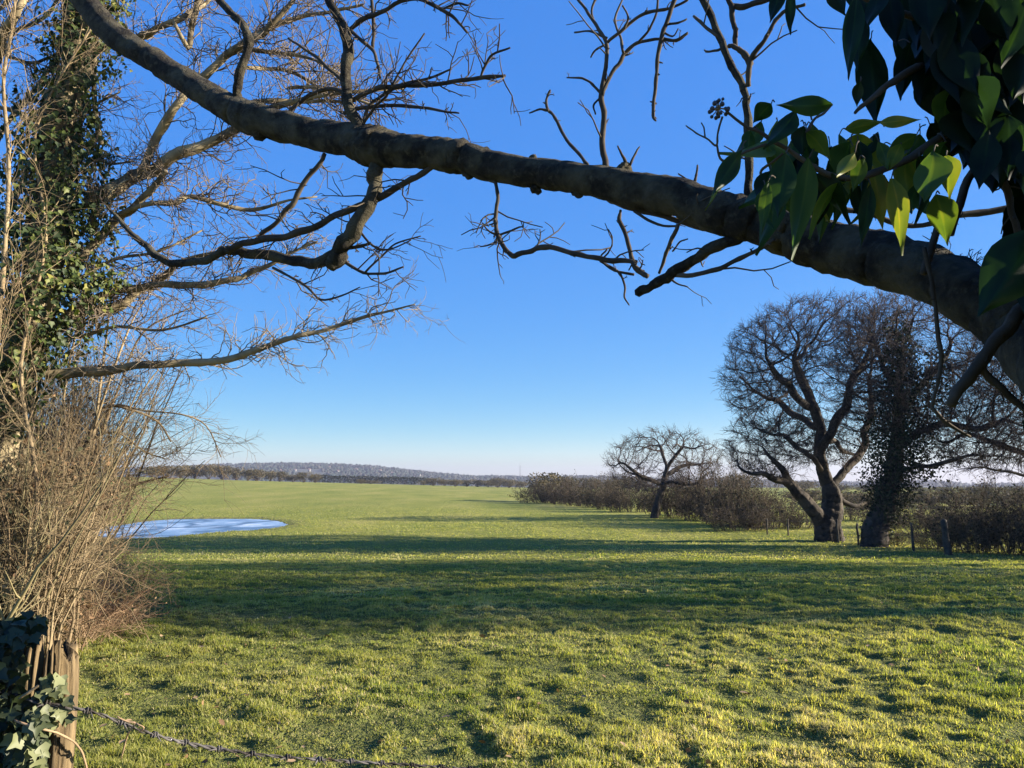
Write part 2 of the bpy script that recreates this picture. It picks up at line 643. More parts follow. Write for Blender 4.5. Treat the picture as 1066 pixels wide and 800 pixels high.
def build_grass():
    r = RS(11)
    mb = MB()
    for (n, y0, y1, w0, w1, l0, l1, pw) in ((760000, 3.2, 13, .0035, .007, .018, .052, 1.35), (600000, 12, 28, .007, .014, .022, .06, 1.25), (420000, 27, 95, .016, .036, .03, .07, 1.0)):
        u = r.rand(n)
        y = y0+(y1-y0)*u**pw
        x = r.uniform(-1, 1, n)*(.74*y+1.4)
        tf = tuft(x, y)
        m1 = fbm(x/2.3+70, y/2.3, 3)
        keep = (r.rand(n) < (.52+1.0*tf)*np.clip((98-y)/45, 0, 1)) & ((pond_f(x, y) > 1.12) | ((pond_f(x, y) > .84) & (terr_b(x, y) > WATER+.012)))
        x, y, tf, m1 = x[keep], y[keep], tf[keep], m1[keep]
        n = len(x)
        z = terr_b(x, y)-.008
        L = r.uniform(l0, l1, n)*(.45+1.0*tf)
        w = r.uniform(w0, w1, n)
        az = r.uniform(0, 2*math.pi, n)
        lean = np.clip(r.normal(.85, .4, n), .05, 1.5)
        h = np.stack([np.cos(az), np.sin(az), np.zeros(n)], -1)
        side = np.stack([-np.sin(az), np.cos(az), np.zeros(n)], -1)
        up = np.array([0, 0, 1.0])
        B = np.stack([x, y, z], -1)
        mid = B+(up*np.cos(lean*.5)[:, None]+h*np.sin(lean*.5)[:, None])*(L*.55)[:, None]
        tip = mid+(up*np.cos(lean*1.5)[:, None]+h*np.sin(lean*1.5)[:, None])*(L*.5)[:, None]
        V = np.stack([B-side*w[:, None]*.5, B+side*w[:, None]*.5, mid+side*w[:, None]*.45, mid-side*w[:, None]*.45, tip], 1)
        b = np.arange(n)*5
        q = np.stack([b, b+1, b+2, b+3], -1)
        t = np.stack([b+3, b+2, b+4], -1)
        tint = np.clip(r.normal(.40, .15, n)+(m1-.5)*.9+(r.rand(n) < .17)*.42+(fbm(x/.35+20, y/.35, 2)-.5)*.5, 0, 1)
        mb.add(V.reshape(-1, 3), q=q, t=t, tint=np.repeat(tint, 5))
    tag(mb.build('grass', M['grass'], smooth_=False), 'rough tussocky green and straw coloured pasture grass', kind='stuff')
    # litter of dead leaves caught in the near grass
    n = 260
    y = 4.2+9*r.rand(n)**1.6
    x = np.where(r.rand(n) < .6, r.uniform(-1, 1, n)*.7*y, -.35*y+r.normal(0, .8, n))
    z = terr_b(x, y)+r.uniform(.015, .06, n)
    mb = MB()
    d = rdir(r, n)
    d[:, 2] *= .3
    nn = np.array([0, 0, 1.0])+r.normal(0, .5, (n, 3))
    leaves(mb, r, np.stack([x, y, z], -1), d, nn, r.uniform(.03, .07, n), r.rand(n), 'oval')
    tag(mb.build('fallen_leaves', M['dead_leaf'], smooth_=False), 'scattered dry brown leaves lying in the near grass', kind='stuff')


def build_hills():
    pr = np.array([(-900, 492), (-200, 489), (60, 489), (150, 488), (210, 485), (250, 483.5), (300, 483), (345, 483.5), (390, 486), (420, 489), (455, 493), (500, 496), (560, 496.5),
                   (600, 496), (650, 497), (720, 499), (800, 500), (900, 502), (960, 500), (1010, 503), (1066, 503), (1400, 499), (2000, 497)], float)

    def ridge(px):
        return np.interp(px, pr[:, 0], pr[:, 1])
    D = 1750.0
    r = RS(5)

    def hz(px, d):
        top = EYE+(500.3-ridge(px))/F*D-5.5
        base = -12.0
        f = np.where(d < D, sm((d-850)/(D-850)), 1-.4*sm((d-D)/700))
        return base+(top-base)*f
    px = np.linspace(-900, 2000, 260)
    ds = np.linspace(800, 2500, 50)
    PX, DD = np.meshgrid(px, ds)
    X = (PX-533)/F*DD
    Z = hz(PX, DD)+3*(fbm(X/160, DD/160, 3)-.5)
    nx, ny = 260, 50
    i = (np.arange(ny-1)*nx)[:, None]
    j = np.arange(nx-1)[None]
    q = np.stack([i+j, i+j+1, i+nx+j+1, i+nx+j], -1).reshape(-1, 4)
    mb = MB()
    mb.add(np.stack([X, DD, Z], -1).reshape(-1, 3), q=q)
    tag(mb.build('hills', simple('hill_ground', (.05, .055, .035), .95)), kind='structure')
    # wood on the hills: a mass nobody could count
    n = 20000
    px_ = np.where(r.rand(n) < .6, r.uniform(120, 680, n), r.uniform(-100, 1200, n))
    d = 900+(D+60-900)*r.rand(n)**.8
    dense = fbm(px_/40, d/90, 3)
    keep = dense > .40
    px_, d = px_[keep], d[keep]
    n = len(px_)
    x = (px_-533)/F*d
    z = hz(px_, d)
    s = r.uniform(2.0, 4.6, n)
    # jittered octa-spheres with 26 verts
    lat = np.array([-.6, 0, .6])
    tv = [(0, 0, -1)]
    for la in lat:
        for k in range(6):
            a = k*math.pi/3+la
            tv.append((math.cos(la*1.6)*math.cos(a), math.cos(la*1.6)*math.sin(a), math.sin(la*1.6)))
    tv.append((0, 0, 1))
    tv = np.array(tv)
    tt = [(0, 1+(k+1) % 6, 1+k) for k in range(6)]
    for l in range(2):
        for k in range(6):
            a, b = 1+l*6+k, 1+l*6+(k+1) % 6
            tt += [(a, b, b+6), (a, b+6, a+6)]
    tt += [(13+k, 13+(k+1) % 6, 19) for k in range(6)]
    tt = np.array(tt)
    V = tv[None]*(1+r.uniform(-.3, .3, (n, 20, 1)))*np.stack([s, s, s*r.uniform(.7, 1.3, n)], -1)[:, None]
    V = V+np.stack([x, d, z+s*.6], -1)[:, None]
    T = (np.arange(n)*20)[:, None, None]+tt[None]
    mb = MB()
    mb.add(V.reshape(-1, 3), t=T.reshape(-1, 3), tint=np.repeat(r.rand(n), 20))
    tag(mb.build('far_wood', M['far_wood'], smooth_=False), 'hazy grey blue woodland covering the distant hills', kind='stuff')
    # pale houses among the trees
    proto = None
    spots = [(243, 492), (262, 490), (279, 486.5), (292, 491), (307, 489.5), (322, 490), (343, 487), (352, 491.5), (371, 489.5), (374, 493), (396, 490.5), (409, 493.5), (437, 496), (668, 500)]
    for k, (hx, hy) in enumerate(spots):
        cand = np.linspace(1200, 1740, 300)
        zr = np.array([P(hx, hy, c)[2] for c in cand])
        dd = cand[int(np.argmin(np.abs(zr-hz(hx, cand)-4.5)))]
        p = P(hx, hy, dd)-np.array([0, 0, 1.0])
        if proto is None:
            proto = thing('house', 'small pale house among trees on the distant hazy hill', 'house', p, 'houses on the distant wooded hill')
            w = MB()
            a, b, h = 3.6, 3, 4.0
            v = [(-a, -b, -3), (a, -b, -3), (a, b, -3), (-a, b, -3), (-a, -b, h), (a, -b, h), (a, b, h), (-a, b, h), (-a, 0, h+2.2), (a, 0, h+2.2)]
            w.add(v, q=[(0, 1, 5, 4), (1, 2, 6, 5), (2, 3, 7, 6), (3, 0, 4, 7)], t=[(5, 6, 9), (7, 4, 8)])
            w.build('wall', M['wall'], proto, smooth_=False)
            w = MB()
            a, b, e = 4, 3.5, .1
            v = [(-a, -b, h-.2), (a, -b, h-.2), (a, 0, h+2.4), (-a, 0, h+2.4), (-a, b, h-.2), (a, b, h-.2)]
            w.add(v, q=[(0, 1, 2, 3), (3, 2, 5, 4)])
            w.build('roof', M['roof'], proto, smooth_=False)
            proto.scale = (.7, .6, .65)
        else:
            dup(proto, p, r.uniform(-.7, .7)+(math.pi/2 if r.rand() < .4 else 0), (r.uniform(.4, .8), .55, r.uniform(.45, .75)))
        # thin lattice mast on the skyline
    b = P(541.5, 499, 1500)
    t = thing('mast', 'thin grey radio mast on the skyline above the far hedge', 'mast', b)
    H = 26
    w = MB()
    for sx, sy in ((-1, -1), (1, -1), (1, 1), (-1, 1)):
        w.tubes(np.array([[sx*1.6, sy*1.6, -8], [sx*.35, sy*.35, H]]), np.array([.28, .2]), 4)
    for k in range(9):
        z0, z1 = k*H/9, (k+1)*H/9
        f0, f1 = 1.6-1.25*(z0+8)/(H+8), 1.6-1.25*(z1+8)/(H+8)
        for (ax, ay), (bx, by) in (((-1, -1), (1, -1)), ((1, -1), (1, 1)), ((1, 1), (-1, 1)), ((-1, 1), (-1, -1))):
            w.tubes(np.array([[ax*f0, ay*f0, z0], [bx*f1, by*f1, z1]]), np.array([.12, .12]), 3)
    w.build('lattice', M['mast'], t)
    w = MB()
    w.tubes(np.array([[0, 0, H-.5], [0, 0, H+7]]), np.array([.25, .12]), 5)
    w.build('antenna', M['mast'], t)


# ================================================================== TREES by space colonisation
def _pts(s):
    return s[0] if isinstance(s, tuple) else s


def colonize(seeds, attr, step, di, dk, iters, r, jit=.25, trop=(0, 0, .05)):
    """seeds: list of (points, radii-hint); first is the trunk. returns node positions and parent indices"""
    N, par, hint = [], [], []
    for s, pts in enumerate(seeds):
        hs_ = pts[1:] if isinstance(pts, tuple) else (0, 0)
        pts = np.asarray(_pts(pts), float)
        # resample to the step
        seg = np.linalg.norm(np.diff(pts, axis=0), axis=1)
        L = np.concatenate([[0], np.cumsum(seg)])
        m = max(2, int(L[-1]/step)+1)
        q = np.stack([np.interp(np.linspace(0, L[-1], m), L, pts[:, c]) for c in range(3)], -1)
        q[1:-1] += r.normal(0, step*.14, (m-2, 3)) if m > 2 else 0
        if s == 0:
            for k in range(m):
                N.append(q[k])
                par.append(len(N)-2)
                hint.append(hs_[0]+(hs_[1]-hs_[0])*k/(m-1))
        else:
            a = np.array(N)
            p = int(np.argmin(np.linalg.norm(a-q[0], axis=1)))
            for k in range(1, m):
                N.append(q[k])
                par.append(p)
                p = len(N)-1
                hint.append(hs_[0]+(hs_[1]-hs_[0])*k/(m-1))
    N = [np.array(x) for x in N]
    A = np.asarray(attr, float)
    near = np.zeros(len(A), int)
    dist = np.full(len(A), 1e9)

    def upd(idx0):
        nonlocal near, dist
        B = np.array(N[idx0:])
        for c in range(0, len(B), 400):
            bb = B[c:c+400]
            dm = np.sqrt(((A[:, None]-bb[None])**2).sum(-1))
            k = dm.argmin(1)
            v = dm[np.arange(len(A)), k]
            bt = v < dist
            dist[bt] = v[bt]
            near[bt] = idx0+c+k[bt]
    upd(0)
    nch = {}
    for it in range(iters):
        act = dist < di
        if not act.any():
            break
        ids = near[act]
        v = unit(A[act]-np.array(N)[ids])
        un, inv = np.unique(ids, return_inverse=True)
        sv = np.zeros((len(un), 3))
        np.add.at(sv, inv, v)
        sv = unit(unit(sv)+r.normal(0, jit, sv.shape)+np.asarray(trop))
        i0 = len(N)
        for k, u in enumerate(un):
            c = nch.get(u, 0)
            if c > 3:
                continue
            nch[u] = c+1
            N.append(N[u]+sv[k]*step)
            par.append(int(u))
        if len(N) == i0:
            break
        upd(i0)
        live = dist > dk
        A, near, dist = A[live], near[live], dist[live]
        if len(A) == 0:
            break
    return np.array(N), np.array(par), np.array(hint+[0]*(len(N)-len(hint)))


def ell(r, n, c, rad, shell=.0):
    """points in an ellipsoid, biased to its shell"""
    d = rdir(r, n)
    q = r.rand(n)**(1/3.0)
    q = shell+(1-shell)*q
    return np.asarray(c)+d*q[:, None]*np.asarray(rad)


def make_bare_tree(name, label, base, seeds, attr, r_root, step, seed, r_tip=.012, group=None, twig=(3, .55, .35), mats=('bark_oak', 'twig_oak'), di=None, dk=None, thick=.05, jit=.28, sub=3, trw=.006, flare=1.35):
    r = RS(seed)
    N, par, hint = colonize(seeds, attr, step, di or step*7, dk or step*2.0, 120, r, jit)
    n = len(N)
    kids = [[] for _ in range(n)]
    for i in range(1, n):
        kids[par[i]].append(i)
    tips = sum(1 for k in kids if not k)
    e = math.log(max(tips, 3))/math.log(r_root/r_tip)
    e = min(max(e, 1.6), 4)
    rad = np.zeros(n)
    for i in range(n-1, -1, -1):
        rad[i] = r_tip if not kids[i] else sum(rad[k]**e for k in kids[i])**(1/e)
    rad = np.maximum(np.minimum(rad, r_root*.30) if hint.max() > 0 else rad, hint)
    rad = np.where((hint == 0) & (rad > .13), .13+(rad-.13)*.4, rad)
    # chains
    T, C = MB(), MB()
    stack = [(0, None)]
    while stack:
        i, p = stack.pop()
        ch = [i] if p is None else [p, i]
        while kids[ch[-1]]:
            ks = sorted(kids[ch[-1]], key=lambda k: -rad[k])
            for k in ks[1:]:
                stack.append((k, ch[-1]))
            ch.append(ks[0])
        pts = N[ch].copy()
        rr = rad[ch].copy()
        if p is not None:
            rr[0] = min(rr[0], rr[1]*1.25)
        else:
            zz = np.linalg.norm(pts-pts[0], axis=1)
            rr *= 1+(flare-1)*np.exp(-zz/(r_root*1.6))
            pts[0] -= np.array([0, 0, .25])
        # light smoothing
        if len(pts) > 3:
            pts[1:-1] = .5*pts[1:-1]+.25*(pts[:-2]+pts[2:])
        big = rr[:2].max() > thick
        if big:
            cut = int(np.searchsorted(-rr, -thick*.6))
            cut = max(2, min(len(pts), cut+1))
            T.limb(pts[:cut], rr[:cut], 28 if rr[0] > .3 else 10 if rr[0] > .12 else 6, 4, .16, i, cap=False, gn=.05, rn=.0, ridge=.30 if rr[0] > .12 else 0)
            if cut < len(pts):
                C.limb(pts[cut-1:], rr[cut-1:], 4, 1, 0, i, cap=False)
        elif len(pts) >= 2:
            C.limb(pts, rr, 4 if rr[0] > .02 else 3, 1, 0, i, cap=False)
    thin = np.where(rad < thick*.9)[0]
    thin = thin[par[thin] >= 0]
    dr = unit(N[thin]-N[par[thin]])
    nt_, l1, l2 = twig
    tw0 = grow(r, np.repeat(N[thin], nt_, 0), unit(np.repeat(dr, nt_, 0)+r.normal(0, .42, (len(thin)*nt_, 3))+[0, 0, .10]), r.uniform(.4, 1.4, len(thin)*nt_)*l1, trw*1.35, 4, .13, (0, 0, .02), .45)
    C.tubes(tw0[0], tw0[1], 3)
    if sub:
        B, D, _, _ = spawn(r, tw0, sub, .15, 1, (.4, 1.0))
        tw1 = grow(r, B, D, r.uniform(.4, 1.3, len(B))*l2, trw*.85, 3, .14, (0, 0, .03), .6)
        C.tubes(tw1[0], tw1[1], 3)
    t = thing(name, label, 'tree', base, group)
    T.build('trunk', M[mats[0]], t, base)
    C.build('crown', M[mats[1]], t, base)
    return t, N, rad


def px_pts(lst, d, dz=None):
    """[(px,py,(depth offset))] -> world"""
    return np.array([P(q[0], q[1], d+(q[2] if len(q) > 2 else 0)) for q in lst])


def build_oaks():
    r = RS(21)
    # --- the twin-stemmed bare oak
    b = hit(862, 564)
    d = b[1]
    mp = d/F
    seeds = [(px_pts([(862, 567), (861, 552), (863, 538), (867, 524), (864, 509)], d), .72, .44),
             (px_pts([(864, 509), (857, 492, .2), (853, 470), (854, 448), (848, 425, -.3)], d), .36, .17),
             (px_pts([(848, 425, -.3), (841, 408), (832, 392, .5), (826, 370)], d), .16, .05),
             (px_pts([(858, 548), (848, 532, -.4), (834, 518, -.6), (822, 504, -1), (817, 490, -1.3), (804, 480, -1.5), (795, 466, -1.8)], d), .42, .05),
             (px_pts([(864, 507), (879, 490, .6), (893, 476, .8), (901, 464, 1.2), (899, 448, 1.5), (908, 432, 2), (907, 415, 2)], d), .19, .05),
             (px_pts([(853, 470), (864, 452, -1), (870, 436, -1.3), (882, 424, -1.8), (884, 402, -2), (892, 388, -2)], d), .14, .05),
             (px_pts([(858, 492), (844, 474, -1), (828, 466, -1.6), (816, 452, -2), (800, 452, -2.5), (785, 444, -2.6)], d), .12, .04),
             (px_pts([(844, 426), (830, 416, -1), (822, 400, -1.3), (808, 392, -1.6), (800, 376, -2)], d), .14, .04),
             (px_pts([(849, 448), (838, 436, 1), (822, 430, 1.5), (812, 418, 2), (796, 414, 2)], d), .15, .05),
             (px_pts([(822, 503, -1), (806, 500, -1.5), (796, 492, -2), (780, 494, -2.3), (768, 486, -2.4)], d), .2, .05),
             (px_pts([(860, 500), (874, 520, 1), (890, 528, 1.5), (905, 520, 1.8)], d), .2, .08),
             (px_pts([(851, 462), (870, 458, 1.5), (878, 470, 2), (894, 474, 2.5)], d), .2, .06)]
    c = P(850, 395, d)
    at = np.concatenate([ell(r, 3600, c, (92*mp, 4.8, 90*mp), .58), ell(r, 900, P(803, 368, d), (48*mp, 3.5, 44*mp), .5), ell(r, 1500, P(800, 466, d-1), (46*mp, 2.8, 34*mp)), ell(r, 900, P(905, 350, d), (50*mp, 3.4, 50*mp)), ell(r, 500, P(775, 400, d), (26*mp, 2.6, 42*mp))])
    at = at[at[:, 2] > b[2]+2.2]
    make_bare_tree('oak_tree', 'tall bare oak with forked stout trunk left of the ivy clad oak', b, seeds, at, .80, .26, 3, group='bare oaks along the right hedge', flare=1.12, trw=.0085, sub=3, jit=.26, twig=(3, .5, .34), thick=.07)
    # --- ivy-clad oak
    b2 = hit(914, 570)
    d2 = b2[1]
    mp = d2/F
    seeds = [(px_pts([(908, 572), (912, 553), (921, 530), (929, 500), (934, 470), (935, 430), (938, 390), (940, 355)], d2), .58, .08),
             px_pts([(934, 470), (955, 450, -.5), (985, 440, -1), (1015, 448, -1.5), (1040, 440, -1.6)], d2),
             px_pts([(929, 490), (950, 488, -.8), (985, 482, -1), (1010, 474, -1.2)], d2),
             px_pts([(935, 430), (955, 405, .6), (975, 385, 1), (990, 360, 1.2)], d2),
             px_pts([(936, 410), (920, 385, .8), (910, 355, 1)], d2)]
    at = np.concatenate([ell(r, 2600, P(955, 382, d2), (90*mp, 4.4, 84*mp), .5), ell(r, 1300, P(1010, 430, d2), (75*mp, 3.5, 58*mp), .5)])
    make_bare_tree('oak_tree', 'tall bare oak with its leaning trunk and core wrapped in dark ivy', b2, seeds, at, .66, .27, 4, group='bare oaks along the right hedge', flare=1.06, trw=.0085, sub=3, jit=.26, twig=(3, .5, .34), thick=.07)
    mb = MB()
    path = px_pts([(910, 566), (920, 535), (928, 505), (934, 465), (935, 425), (938, 385), (938, 345)], d2)
    hw = np.array([8, 13, 26, 31, 27, 19, 9])*mp
    pp, hh = smooth(path, hw, 6)
    n = 22000
    k = r.randint(0, len(pp), n)
    k = k[r.rand(n) < np.clip(hh[k]/hh.max(), .12, 1)*.9+.05]
    n = len(k)
    dd = rdir(r, n)
    dd[:, 2] *= .35
    lump = .35+1.35*fbm(np.arctan2(dd[:, 1], dd[:, 0])*1.7+5, pp[k, 2]*1.4, 3)
    rr_ = hh[k]*r.uniform(.35, 1.08, n)*lump
    Pos = pp[k]+unit(dd)*rr_[:, None]+r.normal(0, .18, (n, 3))*[1, 1, 1.6]
    Pos[:, 2] = np.maximum(Pos[:, 2], b2[2]+.2)
    out = unit(dd)
    leaves(mb, r, Pos, unit(np.array([0, 0, -1.0])+out*.5+r.normal(0, .5, (n, 3))), out+r.normal(0, .5, (n, 3)), r.uniform(.07, .13, n), np.clip(r.normal(.40, .24, n), 0, 1), 'ivy')
    # straggling ivy on the limbs right of the core
    for (ax, ay, bx, by, m) in ((955, 445, 985, 430, 260), (955, 488, 975, 484, 220), (955, 400, 985, 375, 380), (925, 375, 930, 335, 260), (960, 420, 985, 405, 260)):
        f = r.rand(m)[:, None]
        q = P(ax, ay, d2)*(1-f)+P(bx, by, d2)*f+r.normal(0, .36, (m, 3))
        leaves(mb, r, q, unit(np.array([0, 0, -1.0])+r.normal(0, .6, (m, 3))), rdir(r, m), r.uniform(.08, .17, m), np.clip(r.normal(.5, .25, m), 0, 1), 'ivy')
    tag(mb.build('ivy', M['ivy_far'], origin=tuple(b2)), 'dark ivy climbing the trunk of the tall oak by the fence', 'ivy')
    # --- small spreading oak further off
    b3 = hit(681, 540)
    d3 = b3[1]
    mp = d3/F
    seeds = [px_pts([(681, 541), (684, 528), (688, 515), (690, 505), (692, 496), (694, 485)], d3),
             px_pts([(690, 505), (680, 500, -1), (668, 497, -1.8), (660, 490, -2), (650, 483, -2.2), (642, 478, -2)], d3),
             px_pts([(692, 496), (704, 488, 1), (716, 483, 1.5), (728, 484, 2)], d3),
             px_pts([(690, 503), (702, 502, -1), (718, 505, -2), (732, 502, -2)], d3),
             px_pts([(694, 485), (690, 472, .6), (686, 462, 1)], d3),
             px_pts([(693, 490), (703, 474, -1), (712, 464, -1.5)], d3),
             px_pts([(668, 497), (663, 505, -2), (660, 511, -2)], d3)]
    at = np.concatenate([ell(r, 2000, P(692, 482, d3), (63*mp, 4.6, 38*mp), .5), ell(r, 250, P(725, 497, d3), (28*mp, 3, 18*mp)), ell(r, 200, P(652, 482, d3), (24*mp, 2.5, 20*mp))])
    at = at[at[:, 2] > P(690, 512, d3)[2]]
    t3, _, _ = make_bare_tree('oak_tree', 'smaller bare oak with wide flat crown halfway along the hedge', b3, seeds, at, .50, .34, 6, group='bare oaks along the right hedge', twig=(2, .6, .42), sub=3, r_tip=.021, thick=.08, jit=.34, flare=1.35, trw=.010)
    # --- oak whose limbs reach in from the right edge
    d4 = 36.0
    b4 = G(1140, d4)
    mp = d4/F
    seeds = [np.array([b4, b4+[0, 0, 1.6], P(1135, 505, d4), P(1130, 470, d4), P(1128, 420, d4), P(1125, 370, d4)]),
             px_pts([(1130, 498), (1100, 488), (1075, 478), (1055, 468), (1030, 458), (1005, 452), (985, 462), (970, 458)], d4),
             px_pts([(1130, 460), (1095, 440, .5), (1060, 420, 1), (1035, 405, 1)], d4),
             px_pts([(1132, 505), (1095, 502, -1), (1060, 494, -1.2), (1025, 487, -1.4), (995, 490, -1.6)], d4),
             px_pts([(1128, 420), (1090, 390, -1), (1060, 365, -1)], d4)]
    at = np.concatenate([ell(r, 2600, P(1110, 400, d4), (120*mp, 4.5, 100*mp), .25), ell(r, 1100, P(1030, 455, d4), (66*mp, 3, 42*mp))])
    at = at[at[:, 2] > b4[2]+2.0]
    t4, _, _ = make_bare_tree('oak_tree', 'bare oak at the right edge with long low limb reaching leftwards', b4, seeds, at, .62, .30, 9, group='bare oaks along the right hedge', trw=.008, sub=4, jit=.26, twig=(3, .5, .34), thick=.07)
    return t4, t3


def bush(r, name, label, cat, h, w, dense=1.0, green=.25, depth=None, group=None, leafm='hedge_leaf', twigm='twig_hedge', ls=(.05, .11), stems=34):
    """leafless hedge shrub, built about the origin: stems and a haze of twigs with a few old leaves"""
    dp = depth or w*.6
    t = thing(name, label, cat, (0, 0, 0), group)
    S_ = MB()
    n = int(stems*dense)
    B = np.stack([r.uniform(-.42, .42, n)*w, r.uniform(-.4, .4, n)*dp, np.full(n, -.15)], -1)
    D = unit(np.stack([B[:, 0]/w*1.1, B[:, 1]/dp*.9, np.ones(n)], -1)+r.normal(0, .18, (n, 3)))
    edge = 1-.35*(2*np.abs(B[:, 0])/w)**2
    a = grow(r, B, D, h*edge*np.where(r.rand(n) < .25, r.uniform(1.0, 1.42, n), r.uniform(.55, 1.0, n)), .022, 7, .12, (0, 0, .03), .25)
    S_.tubes(a[0], a[1], 4)
    bB, bD, br, _ = spawn(r, a, 9, .12, 1, (.4, 1.0))
    b = grow(r, bB, bD, r.uniform(.25, .6, len(bB))*min(h, 3)*.42, .010, 4, .2, (0, 0, .07), .5)
    S_.tubes(b[0], b[1], 3)
    cB, cD, _, _ = spawn(r, b, 5, .1, 1, (.4, 1.1))
    c = grow(r, cB, cD, r.uniform(.14, .42, len(cB)), .0065, 3, .2, (0, 0, .05), .6)
    S_.tubes(c[0], c[1], 3)
    S_.build('stems', M[twigm], t)
    L = MB()
    pts = c[0][:, -1]
    k = r.permutation(len(pts))[:int(len(pts)*.85)]
    q = pts[k]+r.normal(0, .05, (len(k), 3))
    q = q[(q[:, 2] > .05) & (r.rand(len(q)) < 1.25-.75*q[:, 2]/h)]
    m = len(q)
    leaves(L, r, q, rdir(r, m), rdir(r, m), r.uniform(*ls, m), r.rand(m), 'oval')
    L.build('leaves', M[leafm], t)
    return t


def build_hedges():
    r = RS(31)
    G_ = 'bushes of the hedge on the right'
    protos = [bush(r, 'hedge_bush', 'x', 'bush', 3, 6, 1.25, group=G_, stems=54, ls=(.07, .15)),
              bush(r, 'hedge_bush', 'x', 'bush', 3, 5, 1.2, group=G_, leafm='hedge_dark', stems=54, ls=(.07, .15)),
              bush(r, 'hedge_bush', 'x', 'bush', 3, 5, 1.3, group=G_, leafm='hedge_green', stems=50, ls=(.08, .15))]
    used = [0, 0, 0]
    # (px centre, distance, height, width, kind)
    row = [(563, 111, 2.2, 7, 1), (582, 109, 2.6, 7, 1), (598, 104, 2.5, 7, 0), (616, 98, 2.7, 7, 1), (631, 92, 3.0, 6, 2), (645, 86, 2.5, 6, 0), (662, 80, 2.7, 6, 1),
           (702, 71.5, 2.9, 5.5, 2), (722, 67, 3.3, 5.5, 0), (742, 62.5, 3.3, 5.5, 1), (760, 58, 3.5, 4.5, 0), (783, 54, 3.7, 4.5, 2), (772, 50, 1.9, 4.2, 1)]
    lab = ['low brown bush under the rounded bush at the hedge tip', 'low brown hedge bush just right of the far rounded bush', 'plain brown hedge bush in the far stretch of the right hedge',
           'brown hedge bush left of the dark green one in the far stretch', 'dark green narrow bush in the far stretch of the hedge', 'low brown hedge bush left of the small spreading oak',
           'brown twiggy bush directly left of the small oak trunk', 'dark green bush directly right of the small oak trunk', 'tall brown twiggy bush right of the small spreading oak',
           'brown hedge bush midway between the small oak and the forked oak', 'dense dark bush at the end before the thin fence posts', 'greenish bush behind the thin fence posts left of the forked oak',
           'low dark bramble bush spilling into the grass before the fence']
    row += [(1008, 34, 2.5, 3.0, 2), (1040, 32, 2.75, 3.4, 0), (1085, 31, 2.9, 3.6, 1), (1140, 29.5, 2.6, 4, 2), (1210, 28, 2.6, 4, 0)]
    lab += ['dark bush right of the leaning fence post by the ivy oak', 'dense brown bush near the right edge of the field', 'tall dark bush at the right edge of the photo',
            'dark hedge bush continuing the hedge beyond the right edge', 'brown hedge bush furthest beyond the right edge']
    row += [(836, 53, 1.9, 3.4, 1), (934, 38.5, 1.0, 1.9, 0), (975, 36, 1.0, 1.7, 1), (885, 62, 2.3, 6, 0), (950, 54, 1.9, 6, 1), (1010, 46, 2.1, 6, 0)]
    lab += ['brown thicket behind the fence left of the forked oak', 'low brown brambles at the foot of the ivy oak', 'low brown scrub between the two right fence posts',
            'brown scrub seen between the forked oak and the ivy oak', 'thin brown scrub beyond the fence right of the ivy oak', 'brown scrub beyond the leaning fence post']
    for (px, d, h, w, k), l in zip(row, lab):
        h *= 1.22 if d > 56 and px < 830 else .95
        g = G(px, d)
        sc = (w/[6, 5, 5][k], 1.0 if w > 2.5 else .5, h/3)
        rz = r.uniform(-.2, .2)+(math.pi if r.rand() < .5 else 0)
        if not used[k]:
            used[k] = 1
            o = protos[k]
            o.location, o.scale, o.rotation_euler = g, sc, (0, 0, rz)
        else:
            o = dup(protos[k], g, rz, sc)
        o['label'] = l
    # tall bare saplings behind the fence
    sap = None
    for k, (px, py, d, h) in enumerate(((768, 0, 56, 4.6), (792, 0, 55, 4.2), (812, 0, 52, 3.6), (748, 0, 63, 4.4), (972, 0, 45, 3.0), (1004, 0, 43, 2.7), (1050, 0, 42, 3.2))):
        g = G(px, d)
        l = ['thin brown sapling behind the hedge between the two oaks', 'thin brown sapling rising over the greenish bush', 'short thin sapling just left of the forked oak', 'thin sapling beside the small oak crown',
             'thin twiggy sapling beyond the right fence post', 'short twiggy sapling behind the leaning fence post', 'thin twiggy sapling behind the right edge bush'][k]
        if sap is None:
            sap = bush(r, 'sapling', l, 'tree', 4, 3, 1, group='thin saplings behind the right hedge', stems=16, ls=(.03, .06))
            sap.location = g
            sap.scale = (1, 1, h/4)
        else:
            dup(sap, g, r.rand()*6, (1, 1, h/4), l)
    # fence by the oaks
    base = hit(951, 575)
    f = thing('wire_fence', 'old wooden post and wire fence between the oaks on the right', 'fence', base)
    ps = [(799, 557, 16, .10), (821, 559, 18, .10), (873, 566, 24, .13), (894, 568, 22, .12), (951, 575, 29, .14), (989, 579, 36, .26)]
    tops = []
    for (px, py, hp, wd) in ps:
        g = hit(px, py)
        h = hp*g[1]/F
        w = MB()
        lean = np.array([-.02, 0, 0]) if wd < .2 else np.array([-.16, 0, 0])
        a = np.array([g+[0, 0, -.2], g+lean*.4+[0, 0, h*.4], g+lean+[0, 0, h]])
        w.limb(a, [wd*.5, wd*.5, wd*.46], 6, 3, .12, px)
        w.build('post', M['post_wood'], f, base)
        tops.append((g, h))
    w = MB()
    for q in (.35, .62, .9):
        for (g0, h0), (g1, h1) in zip(tops[:-1], tops[1:]):
            z0, z1 = g0+[0, 0, min(1.1, h0)*q], g1+[0, 0, min(1.1, h1)*q]
            w.tubes(np.array([z0, (z0+z1)/2-[0, 0, .03], z1]), np.full(3, .006), 3)
    w.build('wire', M['wire'], f, base)
    return protos


